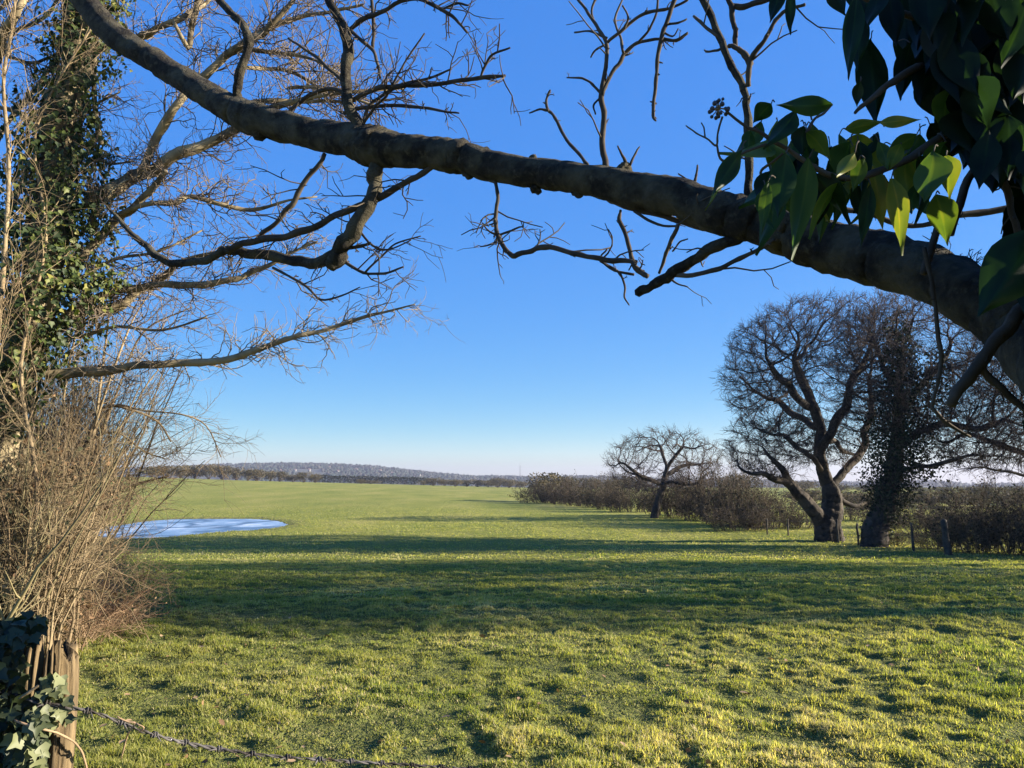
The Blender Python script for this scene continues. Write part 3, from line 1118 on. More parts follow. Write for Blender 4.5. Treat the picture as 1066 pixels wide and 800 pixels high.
def far_tree(r, label, group, h=6.0, w=6.0, n=1500):
    t = thing('field_tree', label, 'tree', (0, 0, 0), group)
    tr = MB()
    m = 9
    B = np.stack([r.uniform(-.02, .02, m), r.uniform(-.02, .02, m), np.full(m, -.4)], -1)
    a = grow(r, B, unit(np.stack([r.uniform(-.5, .5, m), r.uniform(-.5, .5, m), np.ones(m)], -1)), r.uniform(.55, .85, m)*h, .09, 5, .1, (0, 0, 0), .4)
    tr.tubes(a[0], a[1], 4)
    tr.build('stems', M['twig_oak'], t)
    c = MB()
    lob = [(r.uniform(-.32, .32)*w, r.uniform(-.3, .3)*w, h*r.uniform(.3, .72), r.uniform(.22, .36)*w, r.uniform(.22, .32)*h) for _ in range(8)]
    for (x, y, z, rw, rh) in lob:
        d = rdir(r, n//8)
        q = np.array([x, y, z])+d*np.array([rw, rw, rh])*(r.uniform(.55, 1.12, len(d))[:, None])
        q[:, 2] = np.maximum(q[:, 2], .1)
        leaves(c, r, q, unit(d+r.normal(0, .5, d.shape)), rdir(r, len(d)), r.uniform(.2, .45, len(d)), np.clip(r.normal(.3+.4*r.rand(), .15, len(d)), 0, 1), 'oval')
    b = spawn(r, a, 12, .3, 1, (.3, .9))
    tw = grow(r, b[0], b[1], h*.3*r.uniform(.5, 1.1, len(b[0])), .03, 4, .2, (0, 0, .1), .5)
    c.tubes(tw[0], tw[1], 3)
    c.build('crown', M['far_tree'], t)
    return t


def build_far_trees():
    r = RS(41)
    pr = [far_tree(r, 'x', 'trees and bushes along the far edge of the field', n=1900), far_tree(r, 'x', 'trees and bushes along the far edge of the field', w=7, n=2100), far_tree(r, 'x', 'trees and bushes along the far edge of the field', h=6, w=5, n=1500)]
    used = [0]*3
    k = 0
    # left row: (px, top py, base py, width px)
    rows = [[(158, 485, 498, 18), (172, 484, 498, 18), (188, 485, 498, 16), (203, 484, 498, 18), (217, 483, 498, 19), (231, 485, 499, 16), (246, 488, 499, 14), (258, 490, 500, 13), (267, 489, 500, 15), (281, 490, 501, 13), (291, 491, 501, 12),
             (305, 494, 502, 13), (316, 492, 502, 12), (328, 494, 503, 11)],
            [(376, 499, 505, 9), (386, 501, 506, 16), (441, 500, 507, 10), (451, 498, 507, 13), (463, 499, 508, 12), (474, 499, 508, 13), (486, 500, 508.5, 12), (497, 500, 509, 12), (508, 500, 509, 13), (518, 497, 509, 16), (530, 499, 509, 14), (541, 501, 509, 12)],
            [(590, 497, 506, 20), (612, 497, 506, 22), (640, 498, 507, 24), (664, 496, 507, 22), (772, 493, 508, 30), (835, 500, 510, 30), (872, 503, 512, 26), (900, 506, 513, 26), (958, 510, 516, 18), (985, 508, 517, 22), (1012, 511, 518, 24), (1045, 508, 518, 34), (1085, 505, 518, 34)], [(842, 510, 525, 40), (868, 511, 525, 44), (893, 512, 525, 40), (918, 511, 526, 44), (944, 513, 526, 42), (968, 512, 527, 44), (994, 511, 527, 40), (1020, 509, 527, 46), (1048, 510, 528, 46), (1080, 508, 528, 48)], [(565, 492, 521, 38)]]
    names = ['in the left stretch of the far row', 'in the middle stretch of the far row', 'beyond the right hedge', 'of the second hedge seen under the oaks', 'rounded at the far tip of the right hedge']
    for ri, row in enumerate(rows):
        for i, (px, t, b, w) in enumerate(row):
            d = [265, 315, 210, 96, 113][ri]+r.uniform(-12, 12)
            g = G(px, d)
            top = P(px, t, d)[2]
            h = max(top-g[2], 1.5)
            wd = w*1.25*d/F
            j = r.randint(3)
            sc = (wd/[6, 7, 5][j], wd/[6, 7, 5][j], h/5.6)
            if ri == 4:
                d, j = 113, 0
            l = 'rounded brown bush standing at the far tip of the right hedge' if ri == 4 else f'{"grey green" if j == 1 else "brown"} bare {"bush" if t > 488 else "tree"} {names[ri]}, {ORD[i]} from the left'
            if not used[j]:
                used[j] = 1
                o = pr[j]
                o.location, o.scale = g, sc
            else:
                o = dup(pr[j], g, r.rand()*6, sc)
            o['label'] = l
    # long clipped dark hedge
    a, b = G(330, 352), G(445, 340)
    n = 5000
    mb = MB()
    f = r.rand(n)
    q = a[None]*(1-f)[:, None]+b[None]*f[:, None]+np.stack([r.normal(0, .5, n), r.uniform(-.9, .9, n), np.zeros(n)], -1)
    q[:, 2] = terr(q[:, 0], q[:, 1])+r.uniform(0, 1, n)**.7*(3.0+.5*fbm(q[:, 0]/4, q[:, 1]/9, 2))
    leaves(mb, r, q, rdir(r, n), rdir(r, n), r.uniform(.3, .55, n), r.rand(n)*.5, 'oval')
    tag(mb.build('hedge', M['hedge_green'], origin=tuple(a)), 'long low dark hedge along the far field edge below the hill', 'hedge')


# ================================================================== LEFT SIDE
def add_limbs(T, lst, d, r, wscale=1.0, sides=8, rough=.12, dd=0.0):
    """lst: polylines [(px,py,width)...]; returns smoothed (pts, rad)"""
    out = []
    for k, pl in enumerate(lst):
        pts, rad = [], []
        off = np.cumsum(r.normal(0, dd, len(pl))) if dd else np.zeros(len(pl))
        for q, o in zip(pl, off):
            dp = (q[3] if len(q) > 3 else d)+o
            pts.append(P(q[0], q[1], dp))
            rad.append(pxr(q[2], dp)*wscale)
        T.limb(pts, rad, sides if rad[0] > .012 else 5, 4, rough, 7*k+3)
        out.append((np.array(pts), np.array(rad)))
    return out


def build_left_tree():
    r = RS(51)
    d = 8.0
    base = G(-25, d)
    T = MB()
    trunk = [base-[0, 0, .3], base+[0, 0, .5]]
    pl = [(-8, 520, 62), (5, 450, 58), (18, 390, 54), (36, 310, 50), (50, 230, 46), (62, 150, 42), (74, 80, 38), (82, 10, 32), (88, -60, 26), (96, -140, 18)]
    tp = np.array(trunk+[P(x, y, d) for x, y, w in pl])
    tr = np.array([.42, .36]+[pxr(w, d)*.8 for x, y, w in pl])
    T.limb(tp, tr, 12, 4, .15, 3)
    limbs = [
        [(92, 215, 18), (110, 200, 18), (140, 185, 16), (180, 165, 15), (220, 150, 12), (246, 133, 10), (285, 112, 8), (330, 100, 6), (380, 95, 4), (420, 92, 3)],
        [(146, 180, 9), (165, 140, 10), (185, 108, 10), (198, 90, 9), (214, 79, 9), (234, 60, 9), (250, 48, 9), (270, 38, 8), (283, 25, 7), (302, 5, 6), (315, -20, 4)],
        [(25, 366, 14), (38, 355, 14), (65, 338, 14), (85, 327, 13), (115, 323, 12), (136, 310, 11), (160, 296, 9), (180, 280, 8), (205, 268, 6), (235, 262, 4)],
        [(60, 335, 8), (82, 318, 9), (110, 306, 9), (145, 299, 8), (175, 297, 8), (205, 297, 8), (240, 292, 7), (262, 284, 6), (283, 274, 5), (305, 262, 3.5), (330, 252, 2.5)],
        [(15, 392, 12), (38, 389, 10), (70, 388, 12), (110, 386, 11), (150, 380, 9), (190, 378, 9), (225, 377, 8), (250, 372, 8), (275, 361, 7), (302, 352, 6), (335, 345, 5), (375, 331, 4), (402, 325, 3), (432, 317, 1.6)],
        [(70, 285, 11), (94, 258, 10), (118, 232, 10), (138, 217, 9), (157, 200, 8), (172, 178, 6)],
        [(120, 225, 5), (150, 213, 6), (180, 211, 6), (200, 205, 6), (230, 213, 5), (262, 219, 5), (300, 209, 3), (330, 205, 2)],
        [(-10, 75, 13), (0, 48, 12), (12, 20, 10), (28, -5, 9), (40, -30, 8)],
        [(8, 32, 5), (25, 29, 5), (46, 18, 4), (62, -5, 3)],
        [(78, 65, 6), (100, 52, 8), (130, 45, 9), (152, 36, 9), (172, 26, 8), (195, 16, 7), (216, 3, 5), (230, -15, 4)],
        [(180, 22, 4), (196, 50, 7), (199, 30, 7), (203, 12, 8), (211, -8, 7)],
        [(105, 150, 6), (99, 112, 6), (98, 60, 6), (100, 28, 7), (97, 5, 5)],
        [(255, 42, 7), (275, 30, 6), (300, 22, 6), (322, 16, 5), (350, 12, 4), (378, 5, 3)],
        [(228, 62, 6), (255, 52, 6), (285, 55, 5), (312, 58, 4), (340, 68, 3), (360, 82, 2)],
        [(250, 70, 5), (285, 72, 5), (310, 78, 4), (345, 100, 3)],
        [(258, 108, 6), (283, 105, 6), (312, 106, 5), (340, 105, 4), (368, 110, 3)],
        [(300, 92, 4), (330, 92, 4), (362, 100, 3.5), (395, 112, 3)],
        [(-12, 165, 6), (12, 122, 6), (38, 92, 5), (66, 50, 4), (92, 14, 3), (110, -10, 2)],
        [(-10, 250, 6), (14, 214, 5), (30, 176, 5), (62, 150, 4), (96, 112, 3), (125, 96, 2)],
        [(-10, 110, 5), (20, 118, 5), (48, 140, 4), (80, 148, 4), (112, 170, 3), (140, 168, 2)],
        [(-12, 330, 6), (20, 300, 5), (52, 262, 4), (88, 240, 4), (120, 196, 3), (150, 180, 2)],
        [(10, 60, 4), (34, 66, 4), (60, 58, 3), (82, 70, 2)],
        [(-10, 20, 4), (8, 2, 4), (22, -15, 3)],
        [(40, 350, 5), (80, 352, 4), (120, 340, 4), (170, 344, 3), (215, 330, 2)],
        [(30, 300, 5), (75, 294, 4), (120, 270, 4), (165, 262, 3), (210, 240, 2)],
        [(88, -20, 14), (120, -45, 10), (170, -60, 8), (230, -70, 5)],
    ]
    pr = add_limbs(T, limbs, d, r, .92, 8, .13, .12)
    C = MB()
    for k, (p, q) in enumerate(pr):
        ln = np.linalg.norm(np.diff(p, axis=0), axis=1).sum()
        n = int(ln*15)
        B, D, rd, tt = limb_spawn(r, p, q, n, .12, 1, (.5, 1.2))
        D = unit(D+[0, 0, .12])
        a = grow(r, B, D, r.uniform(.15, .95, n)*(1.1-.5*tt), np.clip(rd*.5, .003, .0075), 10, .30, (0, 0, .01), .4)
        C.tubes(a[0], a[1], 5)
        B, D, rd, tt = spawn(r, a, 6, .15, 1, (.5, 1.2))
        b = grow(r, B, D, r.uniform(.06, .34, len(B)), np.clip(rd*.75, .0023, .0045), 5, .34, (0, 0, .02), .6)
        C.tubes(b[0], b[1], 4)
        B, D, rd, tt = spawn(r, b, 1, .3, 1, (.5, 1.2))
        c = grow(r, B, D, r.uniform(.02, .10, len(B)), .0018, 3, .25, (0, 0, .05), .8)
        C.tubes(c[0], c[1], 3)
    t = thing('bare_tree', 'bare tree at the left edge with ivy covered trunk and pale limbs', 'tree', base)
    T.build('trunk', M['bark_pale'], t, base)
    C.build('crown', M['twig_red'], t, base)
    # ivy on the trunk
    L = MB()
    path = [(-5, 455, 30), (12, 400, 42), (32, 340, 58), (44, 290, 68), (52, 240, 62), (58, 190, 50), (62, 150, 42), (68, 100, 36), (76, 50, 30), (88, 0, 27), (96, -50, 26)]
    pp, hh = smooth(np.array([P(x, y, d-.1) for x, y, w in path]), np.array([w*d/F for x, y, w in path]), 8)
    n = 13000
    k = r.randint(0, len(pp), n)
    k = k[r.rand(n) < hh[k]/hh.max()]
    n = len(k)
    dd = rdir(r, n)
    dd[:, 2] *= .25
    lump = .25+1.45*fbm(np.arctan2(dd[:, 1], dd[:, 0])*2+5, pp[k, 2]*3.2, 3)
    q = pp[k]+unit(dd)*(hh[k]*r.uniform(.5, 1.05, n)*lump)[:, None]+r.normal(0, .05, (n, 3))
    o = unit(dd)
    leaves(L, r, q, unit(np.array([0, 0, -1.0])+o*.5+r.normal(0, .45, (n, 3))), o+r.normal(0, .45, (n, 3)), r.uniform(.035, .075, n), np.clip(r.normal(.5, .26, n), 0, 1), 'ivy')
    for (cx, cy, m, s_) in ((118, 70, 60, 12), (112, 20, 70, 14), (103, 155, 60, 12), (112, 290, 130, 18), (98, 235, 100, 14), (125, 5, 60, 12)):
        q = P(cx, cy, d-.1)+r.normal(0, s_*d/F*.6, (m, 3))
        leaves(L, r, q, unit(np.array([0, 0, -1.0])+r.normal(0, .6, (m, 3))), rdir(r, m), r.uniform(.035, .07, m), np.clip(r.normal(.75, .25, m), 0, 1), 'ivy')
    ob = L.build('leaves', M['ivy_leaf'])
    iv = thing('ivy', 'glossy green ivy thickly covering the trunk of the left bare tree', 'ivy', tuple(pp[4]))
    ob.parent = iv
    ob.location = -np.array(pp[4])
    st = MB()
    for k in range(7):
        a = k*.9
        off = np.stack([np.cos(a+np.linspace(0, 3, len(tp))), np.sin(a+np.linspace(0, 3, len(tp))), np.zeros(len(tp))], -1)*(tr+.015)[:, None]
        st.limb((tp+off)[1:], np.full(len(tp)-1, .014), 5, 3, .1, k)
    so = st.build('stem', M['twig_dark'], iv)
    so.location = -np.array(pp[4])


def thicket(r, label, base, h, w, n=30, dense=1.0, lean=(.02, 0), group='tangled shrubs of the left hedgerow', name='hedgerow_shrub', mat='twig_tan'):
    T = MB()
    B = np.stack([r.uniform(-.5, .5, n)*w, r.uniform(-.5, .5, n)*w*.8, np.full(n, -.1)], -1)+base
    D = unit(np.stack([r.normal(lean[0], .13, n), r.normal(lean[1], .15, n), np.ones(n)], -1))
    a = grow(r, B, D, h*r.uniform(.6, 1.05, n), r.uniform(.007, .017, n), 9, .11, (.02, 0, .0), .3)
    T.tubes(a[0], a[1], 6)
    B2 = np.stack([r.uniform(-.5, .5, 6)*w, r.uniform(-.5, .1, 6)*w*.8, np.full(6, -.1)], -1)+base
    a2 = grow(r, B2, unit(np.stack([r.normal(.05, .32, 6), r.normal(0, .15, 6), np.ones(6)], -1)), h*r.uniform(.6, 1.0, 6), r.uniform(.014, .026, 6), 9, .09, (0, 0, .02), .3)
    T.tubes(a2[0], a2[1], 7)
    s2 = spawn(r, a2, 5, .2, .9, (.3, .8))
    a3 = grow(r, s2[0], s2[1], r.uniform(.4, 1.3, len(s2[0])), s2[2]*.6, 7, .12, (0, 0, .03), .3)
    T.tubes(a3[0], a3[1], 5)
    b_ = spawn(r, a, int(8*dense), .08, 1, (.3, .9))
    b = grow(r, b_[0], unit(b_[1]+[.02, 0, .15]), r.uniform(.25, 1.0, len(b_[0])), np.clip(b_[2]*.55, .003, .008), 6, .24, (0, 0, .02), .35)
    T.tubes(b[0], b[1], 4)
    c_ = spawn(r, b, int(5*dense), .1, 1, (.4, 1.2))
    c = grow(r, c_[0], c_[1], r.uniform(.1, .45, len(c_[0])), .0024, 4, .25, (0, 0, .0), .6)
    T.tubes(c[0], c[1], 3)
    t = thing(name, label, 'shrub', base, group)
    T.build('stems', M[mat], t, base)
    L = MB()
    pts = b[0][:, 3]
    k = r.permutation(len(pts))[:int(len(pts)*.5)]
    k = k[pts[k, 2] > base[2]]
    q = pts[k]+r.normal(0, .08, (len(k), 3))
    m = len(q)
    leaves(L, r, q, rdir(r, m), rdir(r, m), r.uniform(.02, .05, m), r.rand(m), 'oval')
    m = 420
    q = base+np.stack([r.normal(0, .28, m)*w, r.normal(.2, .22, m)*w, r.uniform(.1, .85, m)*h], -1)
    leaves(L, r, q, rdir(r, m), rdir(r, m), r.uniform(.03, .07, m), r.rand(m)*.8, 'ivy')
    L.build('leaves', M['dead_leaf'] if r.rand() < .3 else M['hedge_green'], t, base)
    return t


def build_left_hedge():
    r = RS(61)
    spots = [(-30, 7.4, 2.6, 1.2, 'low tan twiggy shrub nearest the left edge behind the post'), (16, 7.7, 2.5, 1.0, 'low tan twiggy shrub hiding the foot of the ivy tree'), (34, 7.9, 1.9, .5, 'low sparse shrub beside the forked pale stems'), (-6, 9.0, 3.4, 1.1, 'pale twiggy shrub behind the ivy covered post'), (34, 9.6, 3.8, .8, 'pale twiggy shrub right of the ivy trunk, nearest the field'),
             (-35, 9.2, 3.6, 1.4, 'pale tangled shrub at the left edge beside the ivy tree'), (56, 11.5, 4.4, .9, 'tan thicket rising at the field side of the left hedgerow'),
             (30, 12.0, 4.3, 1.4, 'tan thicket deep behind the ivy tree'), (0, 13.0, 4.3, 1.8, 'tall tan thicket furthest left in the hedgerow'), (50, 15.0, 4.2, 1.2, 'brown twiggy thicket further back along the left hedgerow'),
             (30, 17.0, 4.5, 1.8, 'dense brown thicket furthest back in the left hedgerow')]
    for px, d, h, w, l in spots:
        thicket(r, l, G(px, d), h, w, 34 if d < 14 else 44, 1.0 if d < 14 else .8, mat=('twig_tan', 'twig_red', 'twig_tan', 'twig_olive', 'twig_red')[len(l) % 5])
    # forked pale stems standing out at the front
    base = hit(22, 652)
    base = G(20, 8.2)
    T = MB()
    pl = add_limbs(T, [[(18, 665, 11), (32, 632, 10), (48, 605, 8), (60, 575, 6), (68, 555, 5), (80, 520, 3)], [(30, 636, 6), (48, 610, 7), (60, 588, 6), (85, 575, 4), (100, 560, 3)],
                       [(46, 608, 5), (62, 603, 5), (78, 600, 4)], [(16, 645, 6), (25, 610, 5), (30, 580, 5), (32, 540, 4), (30, 480, 3)], [(48, 610, 4), (68, 575, 4), (80, 556, 3), (95, 530, 2)],
                       [(62, 470, 4), (70, 500, 5), (78, 525, 5), (70, 548, 4)]], 8.2, r, 1, 7, .1, .05)
    C = MB()
    for p, q in pl:
        B, D, rd, tt = limb_spawn(r, p, q, 14, .3, 1)
        a = grow(r, B, unit(D+[.1, 0, .2]), r.uniform(.2, .7, 14), .004, 5, .2, (0, 0, 0), .4)
        C.tubes(a[0], a[1], 4)
        B, D, rd, tt = spawn(r, a, 4)
        a = grow(r, B, D, r.uniform(.08, .3, len(B)), .0022, 4, .2, (0, 0, 0), .6)
        C.tubes(a[0], a[1], 3)
    t = thing('hedgerow_shrub', 'shrub with forked smooth pale stems just above the ivy covered post', 'shrub', base, 'tangled shrubs of the left hedgerow')
    T.build('stems', M['twig_tan'], t, base)
    C.build('twigs', M['twig_tan'], t, base)
    # whippy sapling whose thin shoots arch out over the field
    base = G(70, 9.0)
    T = MB()
    wl = [[(70, 620, 6), (78, 540, 6), (88, 470, 5), (108, 425, 4), (140, 428, 3), (165, 440, 2.4), (178, 460, 2)], [(88, 470, 4), (115, 424, 3), (150, 428, 2), (190, 432, 2), (215, 444, 1.6), (230, 476, 1.3)],
          [(60, 545, 4), (95, 525, 4), (120, 512, 3.4), (150, 502, 3), (176, 496, 2)], [(74, 580, 3), (96, 500, 3), (120, 460, 2.4), (150, 405, 2), (165, 385, 1.6)], [(80, 520, 3), (100, 440, 3), (120, 380, 3), (140, 330, 2), (160, 300, 1.6)],
          [(90, 460, 3), (120, 450, 2.4), (150, 470, 2), (172, 478, 1.5)], [(72, 600, 3), (105, 590, 2.4), (132, 600, 2), (150, 606, 1.4)], [(130, 470, 2), (135, 500, 1.6), (135, 530, 1.2)],
          [(75, 560, 4), (100, 470, 4), (125, 400, 3), (150, 345, 2.4), (200, 320, 1.6)], [(72, 590, 4), (92, 500, 4), (102, 420, 3), (112, 340, 2.4), (118, 280, 2)], [(66, 590, 3), (60, 480, 3), (72, 380, 2.6), (92, 300, 2)]]
    pl = add_limbs(T, wl, 9.0, r, .9, 5, 0, .12)
    C = MB()
    for p, q in pl:
        n = 20
        B, D, rd, tt = limb_spawn(r, p, q, n, .3, 1, (.4, 1.1))
        a = grow(r, B, unit(D+[.15, 0, .1]), r.uniform(.2, .75, n), .0034, 6, .18, (0, 0, -.02), .4)
        C.tubes(a[0], a[1], 4)
        B, D, rd, tt = spawn(r, a, 6)
        a = grow(r, B, D, r.uniform(.08, .35, len(B)), .002, 4, .2, (0, 0, 0), .6)
        C.tubes(a[0], a[1], 3)
    t = thing('sapling', 'whippy sapling whose thin shoots arch out over the field', 'shrub', base, 'tangled shrubs of the left hedgerow')
    T.build('stems', M['twig_tan'], t, base)
    C.build('twigs', M['twig_tan'], t, base)
    # upright saplings in front of the ivy tree's top
    for i, (pl0, l) in enumerate((([(-18, 560, 10), (-8, 420, 9), (2, 300, 8), (10, 180, 7), (4, 90, 6), (14, 20, 5), (20, -40, 3)], 'tall slender sapling at the left edge before the ivy tree'),
                                  ([(30, 620, 7), (38, 500, 7), (22, 380, 6), (48, 250, 5), (35, 150, 5), (58, 90, 4), (95, 30, 3)], 'pale slender sapling crossing in front of the ivy covered trunk'))):
        d = 7.2+i*.3
        base = G(pl0[0][0], d)
        T, C = MB(), MB()
        pts = np.array([base-[0, 0, .1]]+[P(x, y, d) for x, y, w in pl0])
        rad = np.array([pxr(pl0[0][2]+2, d)]+[pxr(w, d) for x, y, w in pl0])*.62
        T.limb(pts, rad, 7, 4, .08, i)
        n = 38
        B, D, rd, tt = limb_spawn(r, pts, rad, n, .25, 1, (.3, 1.1))
        a = grow(r, B, unit(D+[.05, 0, .3]), r.uniform(.3, 1.2, n), np.clip(rd*.45, .0026, .0055), 7, .22, (0, 0, .02), .3)
        C.tubes(a[0], a[1], 5)
        B, D, rd, tt = spawn(r, a, 7, .15, 1, (.3, 1.1))
        b = grow(r, B, unit(D+[0, 0, .2]), r.uniform(.12, .5, len(B)), .0026, 4, .2, (0, 0, .03), .5)
        C.tubes(b[0], b[1], 3)
        B, D, rd, tt = spawn(r, b, 3, .2, 1, (.3, 1.1))
        b = grow(r, B, D, r.uniform(.05, .2, len(B)), .0018, 3, .2, (0, 0, .03), .6)
        C.tubes(b[0], b[1], 3)
        t = thing('sapling', l, 'tree', base)
        T.build('trunk', M['twig_tan'], t, base)
        C.build('twigs', M['twig_tan'], t, base)
    # dead bramble mounds at the hedge foot
    for i, (px, d, h, w, l) in enumerate(((66, 10.2, .85, 1.1, 'mound of dead reddish brambles at the foot of the hedgerow'), (62, 8.7, .75, 1.1, 'dead tan brambles right behind the ivy covered post'),
                                         (74, 12.5, 1.0, 1.1, 'dead brambles further back along the hedge foot'), (74, 15.5, 1.1, 1.2, 'brown brambles furthest back along the hedge foot'), (82, 9.6, .45, 1.1, 'low dry straw coloured bramble fringe beside the grass'))):
        base = G(px, d)
        n = 170
        B = np.stack([r.uniform(-.5, .5, n)*w, r.uniform(-.5, .5, n)*w, np.full(n, -.03)], -1)+base
        B[:, 2] = terr(B[:, 0], B[:, 1])
        D = unit(np.stack([r.normal(.1, .6, n), r.normal(-.1, .6, n), np.ones(n)], -1))
        T = MB()
        a = grow(r, B, D, h*r.uniform(.6, 1.5, n), r.uniform(.002, .0045, n), 8, .22, (0, 0, -.12), .4)
        a[0][:, :, 2] = np.maximum(a[0][:, :, 2], base[2]+.01)
        T.tubes(a[0], a[1], 4)
        b_ = spawn(r, a, 9, .1, 1, (.4, 1.3))
        b = grow(r, b_[0], b_[1], r.uniform(.08, .34, len(b_[0])), .0017, 4, .25, (0, 0, -.03), .6)
        T.tubes(b[0], b[1], 3)
        t = thing('bramble', l, 'shrub', base, 'dead brambles along the hedge foot')
        T.build('stems', M['bramble'], t, base)
        L = MB()
        pts = b[0][:, -1]
        k = r.permutation(len(pts))[:200]
        leaves(L, r, pts[k], rdir(r, len(k)), rdir(r, len(k)), r.uniform(.02, .05, len(k)), r.rand(len(k)), 'oval')
        L.build('leaves', M['dead_leaf'], t, base)


def build_post():
    r = RS(71)
    d = 2.35
    g = G(28, d)
    px = lambda x, y, o=0: P(x, y, d+o)
    post = thing('fence_post', 'broken split wooden post with ivy in the bottom left corner', 'post', g)
    # one baulk of timber, split by deep cracks, its top broken into splinters
    bx, by = g[0]-.026, d
    ztop = P(40, 655, d)[2]
    W = MB()
    na, nz = 96, 60
    th = np.arange(na)*2*math.pi/na
    V = []
    cr = [(-2.55, .030), (-2.2, .02), (-1.95, .05), (-1.62, .02), (-1.42, .08), (-1.15, .02), (-.9, .05), (-.62, .02), (-.35, .05), (-.1, .02), (.5, .05), (1.4, .06), (2.4, .05)]
    drop = np.zeros(na)
    edges = sorted(c for c, w in cr)
    for k in range(na):
        a = (th[k]+math.pi) % (2*math.pi)-math.pi
        sec = int(np.searchsorted(edges, a))
        drop[k] = [.03, .015, .02, .0, .012, .06, .03, .015, .02, .09, .07, .05, .10, .03][sec]+.012*math.sin(9*a)+.010*math.sin(23*a)+.016*r.rand()**2
    for i in range(nz):
        f = i/(nz-1)
        z = g[2]-.15+f*(ztop-drop-g[2]+.15)
        R = .079*(1+.05*np.sin(3*th+1))*(1+.08*(fbm(np.cos(th)*3+9, np.sin(th)*3+f*3, 3)-.5))
        for c, w in cr:
            dd = np.abs((th-c-.10*math.sin(f*5+c*3)+math.pi) % (2*math.pi)-math.pi)
            R = R*(1-(.52*max(f, .2))*np.exp(-(dd/w)**2))
        R = R*(1+.012*np.sin(th*41+f*4+2*np.sin(f*9)))*(1-.10*sm((f-.94)/.06))
        V.append(np.stack([bx+R*np.cos(th), by+R*np.sin(th), z], -1))
    top = V[-1].copy()
    V.append(np.stack([bx+(top[:, 0]-bx)*.72, by+(top[:, 1]-by)*.72, top[:, 2]-.05], -1))
    V = np.concatenate(V+[np.array([[bx, by, ztop-.13]])])
    ii = (np.arange(nz)*na)[:, None]
    jj = np.arange(na)[None]
    q = np.stack([ii+jj, ii+(jj+1) % na, ii+na+(jj+1) % na, ii+na+jj], -1).reshape(-1, 4)
    W.add(V, q=q, t=[(nz*na+k, nz*na+(k+1) % na, (nz+1)*na) for k in range(na)])
    W.build('timber', M['wood_split'], post, g)
    # ivy
    L = MB()

    def patch(m, x0, x1, y0, y1, o0, o1, s0, s1, tm):
        x, y = r.uniform(x0, x1, m), r.uniform(y0, y1, m)
        q = np.array([P(a, b, d+c) for a, b, c in zip(x, y, r.uniform(o0, o1, m))])
        q[:, 2] = np.maximum(q[:, 2], g[2]+.02)
        leaves(L, r, q, unit(np.array([.15, -.2, -.75])+r.normal(0, .5, (m, 3))), np.array([.75, -.8, .35])+r.normal(0, .5, (m, 3)), r.uniform(s0, s1, m), np.clip(r.normal(tm, .22, m), 0, 1), 'ivy')
    patch(620, -40, 24, 652, 830, -.20, -.06, .02, .046, .25)  # shaded leaves on the left are painted darker
    patch(190, -40, 38, 645, 668, -.16, .05, .022, .045, .3)
    patch(50, 20, 45, 642, 655, -.1, .1, .02, .04, .3)
    patch(140, 18, 46, 735, 830, -.20, -.11, .02, .045, .6)
    patch(70, 40, 70, 702, 752, -.14, -.08, .022, .045, .85)
    patch(70, 10, 42, 765, 830, -.22, -.14, .03, .05, .95)  # sunlit leaves at the bottom are painted paler
    patch(140, -60, -5, 655, 900, -.2, .15, .03, .06, .25)
    iv = thing('ivy', 'ivy with shade and sun painted into its leaves wrapping the broken post, bottom left', 'ivy', g)
    o = L.build('leaves', M['post_ivy'], iv, g)
    st = MB()
    for k in range(9):
        x0 = r.uniform(-20, 40)
        st.limb([px(x0, 860, -.13), px(x0+r.normal(0, 6), 780, -.14), px(x0+r.normal(0, 8), 720, -.13), px(x0+r.normal(0, 8), 664, -.1)], [.005, .0045, .004, .002], 5, 5, .1, k)
    st.build('stem', M['twig_dark'], iv, g)
    # barbed wire
    A = [(-60, 700, -.10), (10, 722, -.14), (30, 729, -.15), (60, 735, -.13), (90, 740, -.1), (118, 749, -.05), (150, 762, 0), (200, 775, .1), (270, 786, .2), (350, 792, .3), (430, 797, .4), (520, 803, .5), (640, 812, .62), (800, 824, .8), (1100, 840, 1.0)]
    c, _ = smooth(np.array([P(x, y, d+o) for x, y, o in A]), np.zeros(len(A)), 14)
    ln = np.concatenate([[0], np.cumsum(np.linalg.norm(np.diff(c, axis=0), axis=1))])
    bw = thing('barbed_wire', 'old twisted barbed wire sagging from the ivy covered post', 'wire', tuple(c[30]))
    w = MB()
    T = unit(np.gradient(c, axis=0))
    U = unit(np.cross(T, [0, 0, 1.0]))
    Wv = np.cross(T, U)
    s_ = np.arange(0, ln[-1], .008)
    ip = lambda X: np.stack([np.interp(s_, ln, X[:, k]) for k in range(3)], -1)
    cc, uu, ww = ip(c), ip(U), ip(Wv)
    for ph in (0, math.pi):
        a = s_/.085*2*math.pi+ph
        pts = cc+.0030*(uu*np.cos(a)[:, None]+ww*np.sin(a)[:, None])
        rr = .0027*(1+.7*(fbm(s_*40+ph*7, s_*0+3, 2)-.5)*2)
        w.limb(pts, rr, 6, 1, 0, 1)
    w.build('strand', M['wire'], bw, c[30])
    k = 0
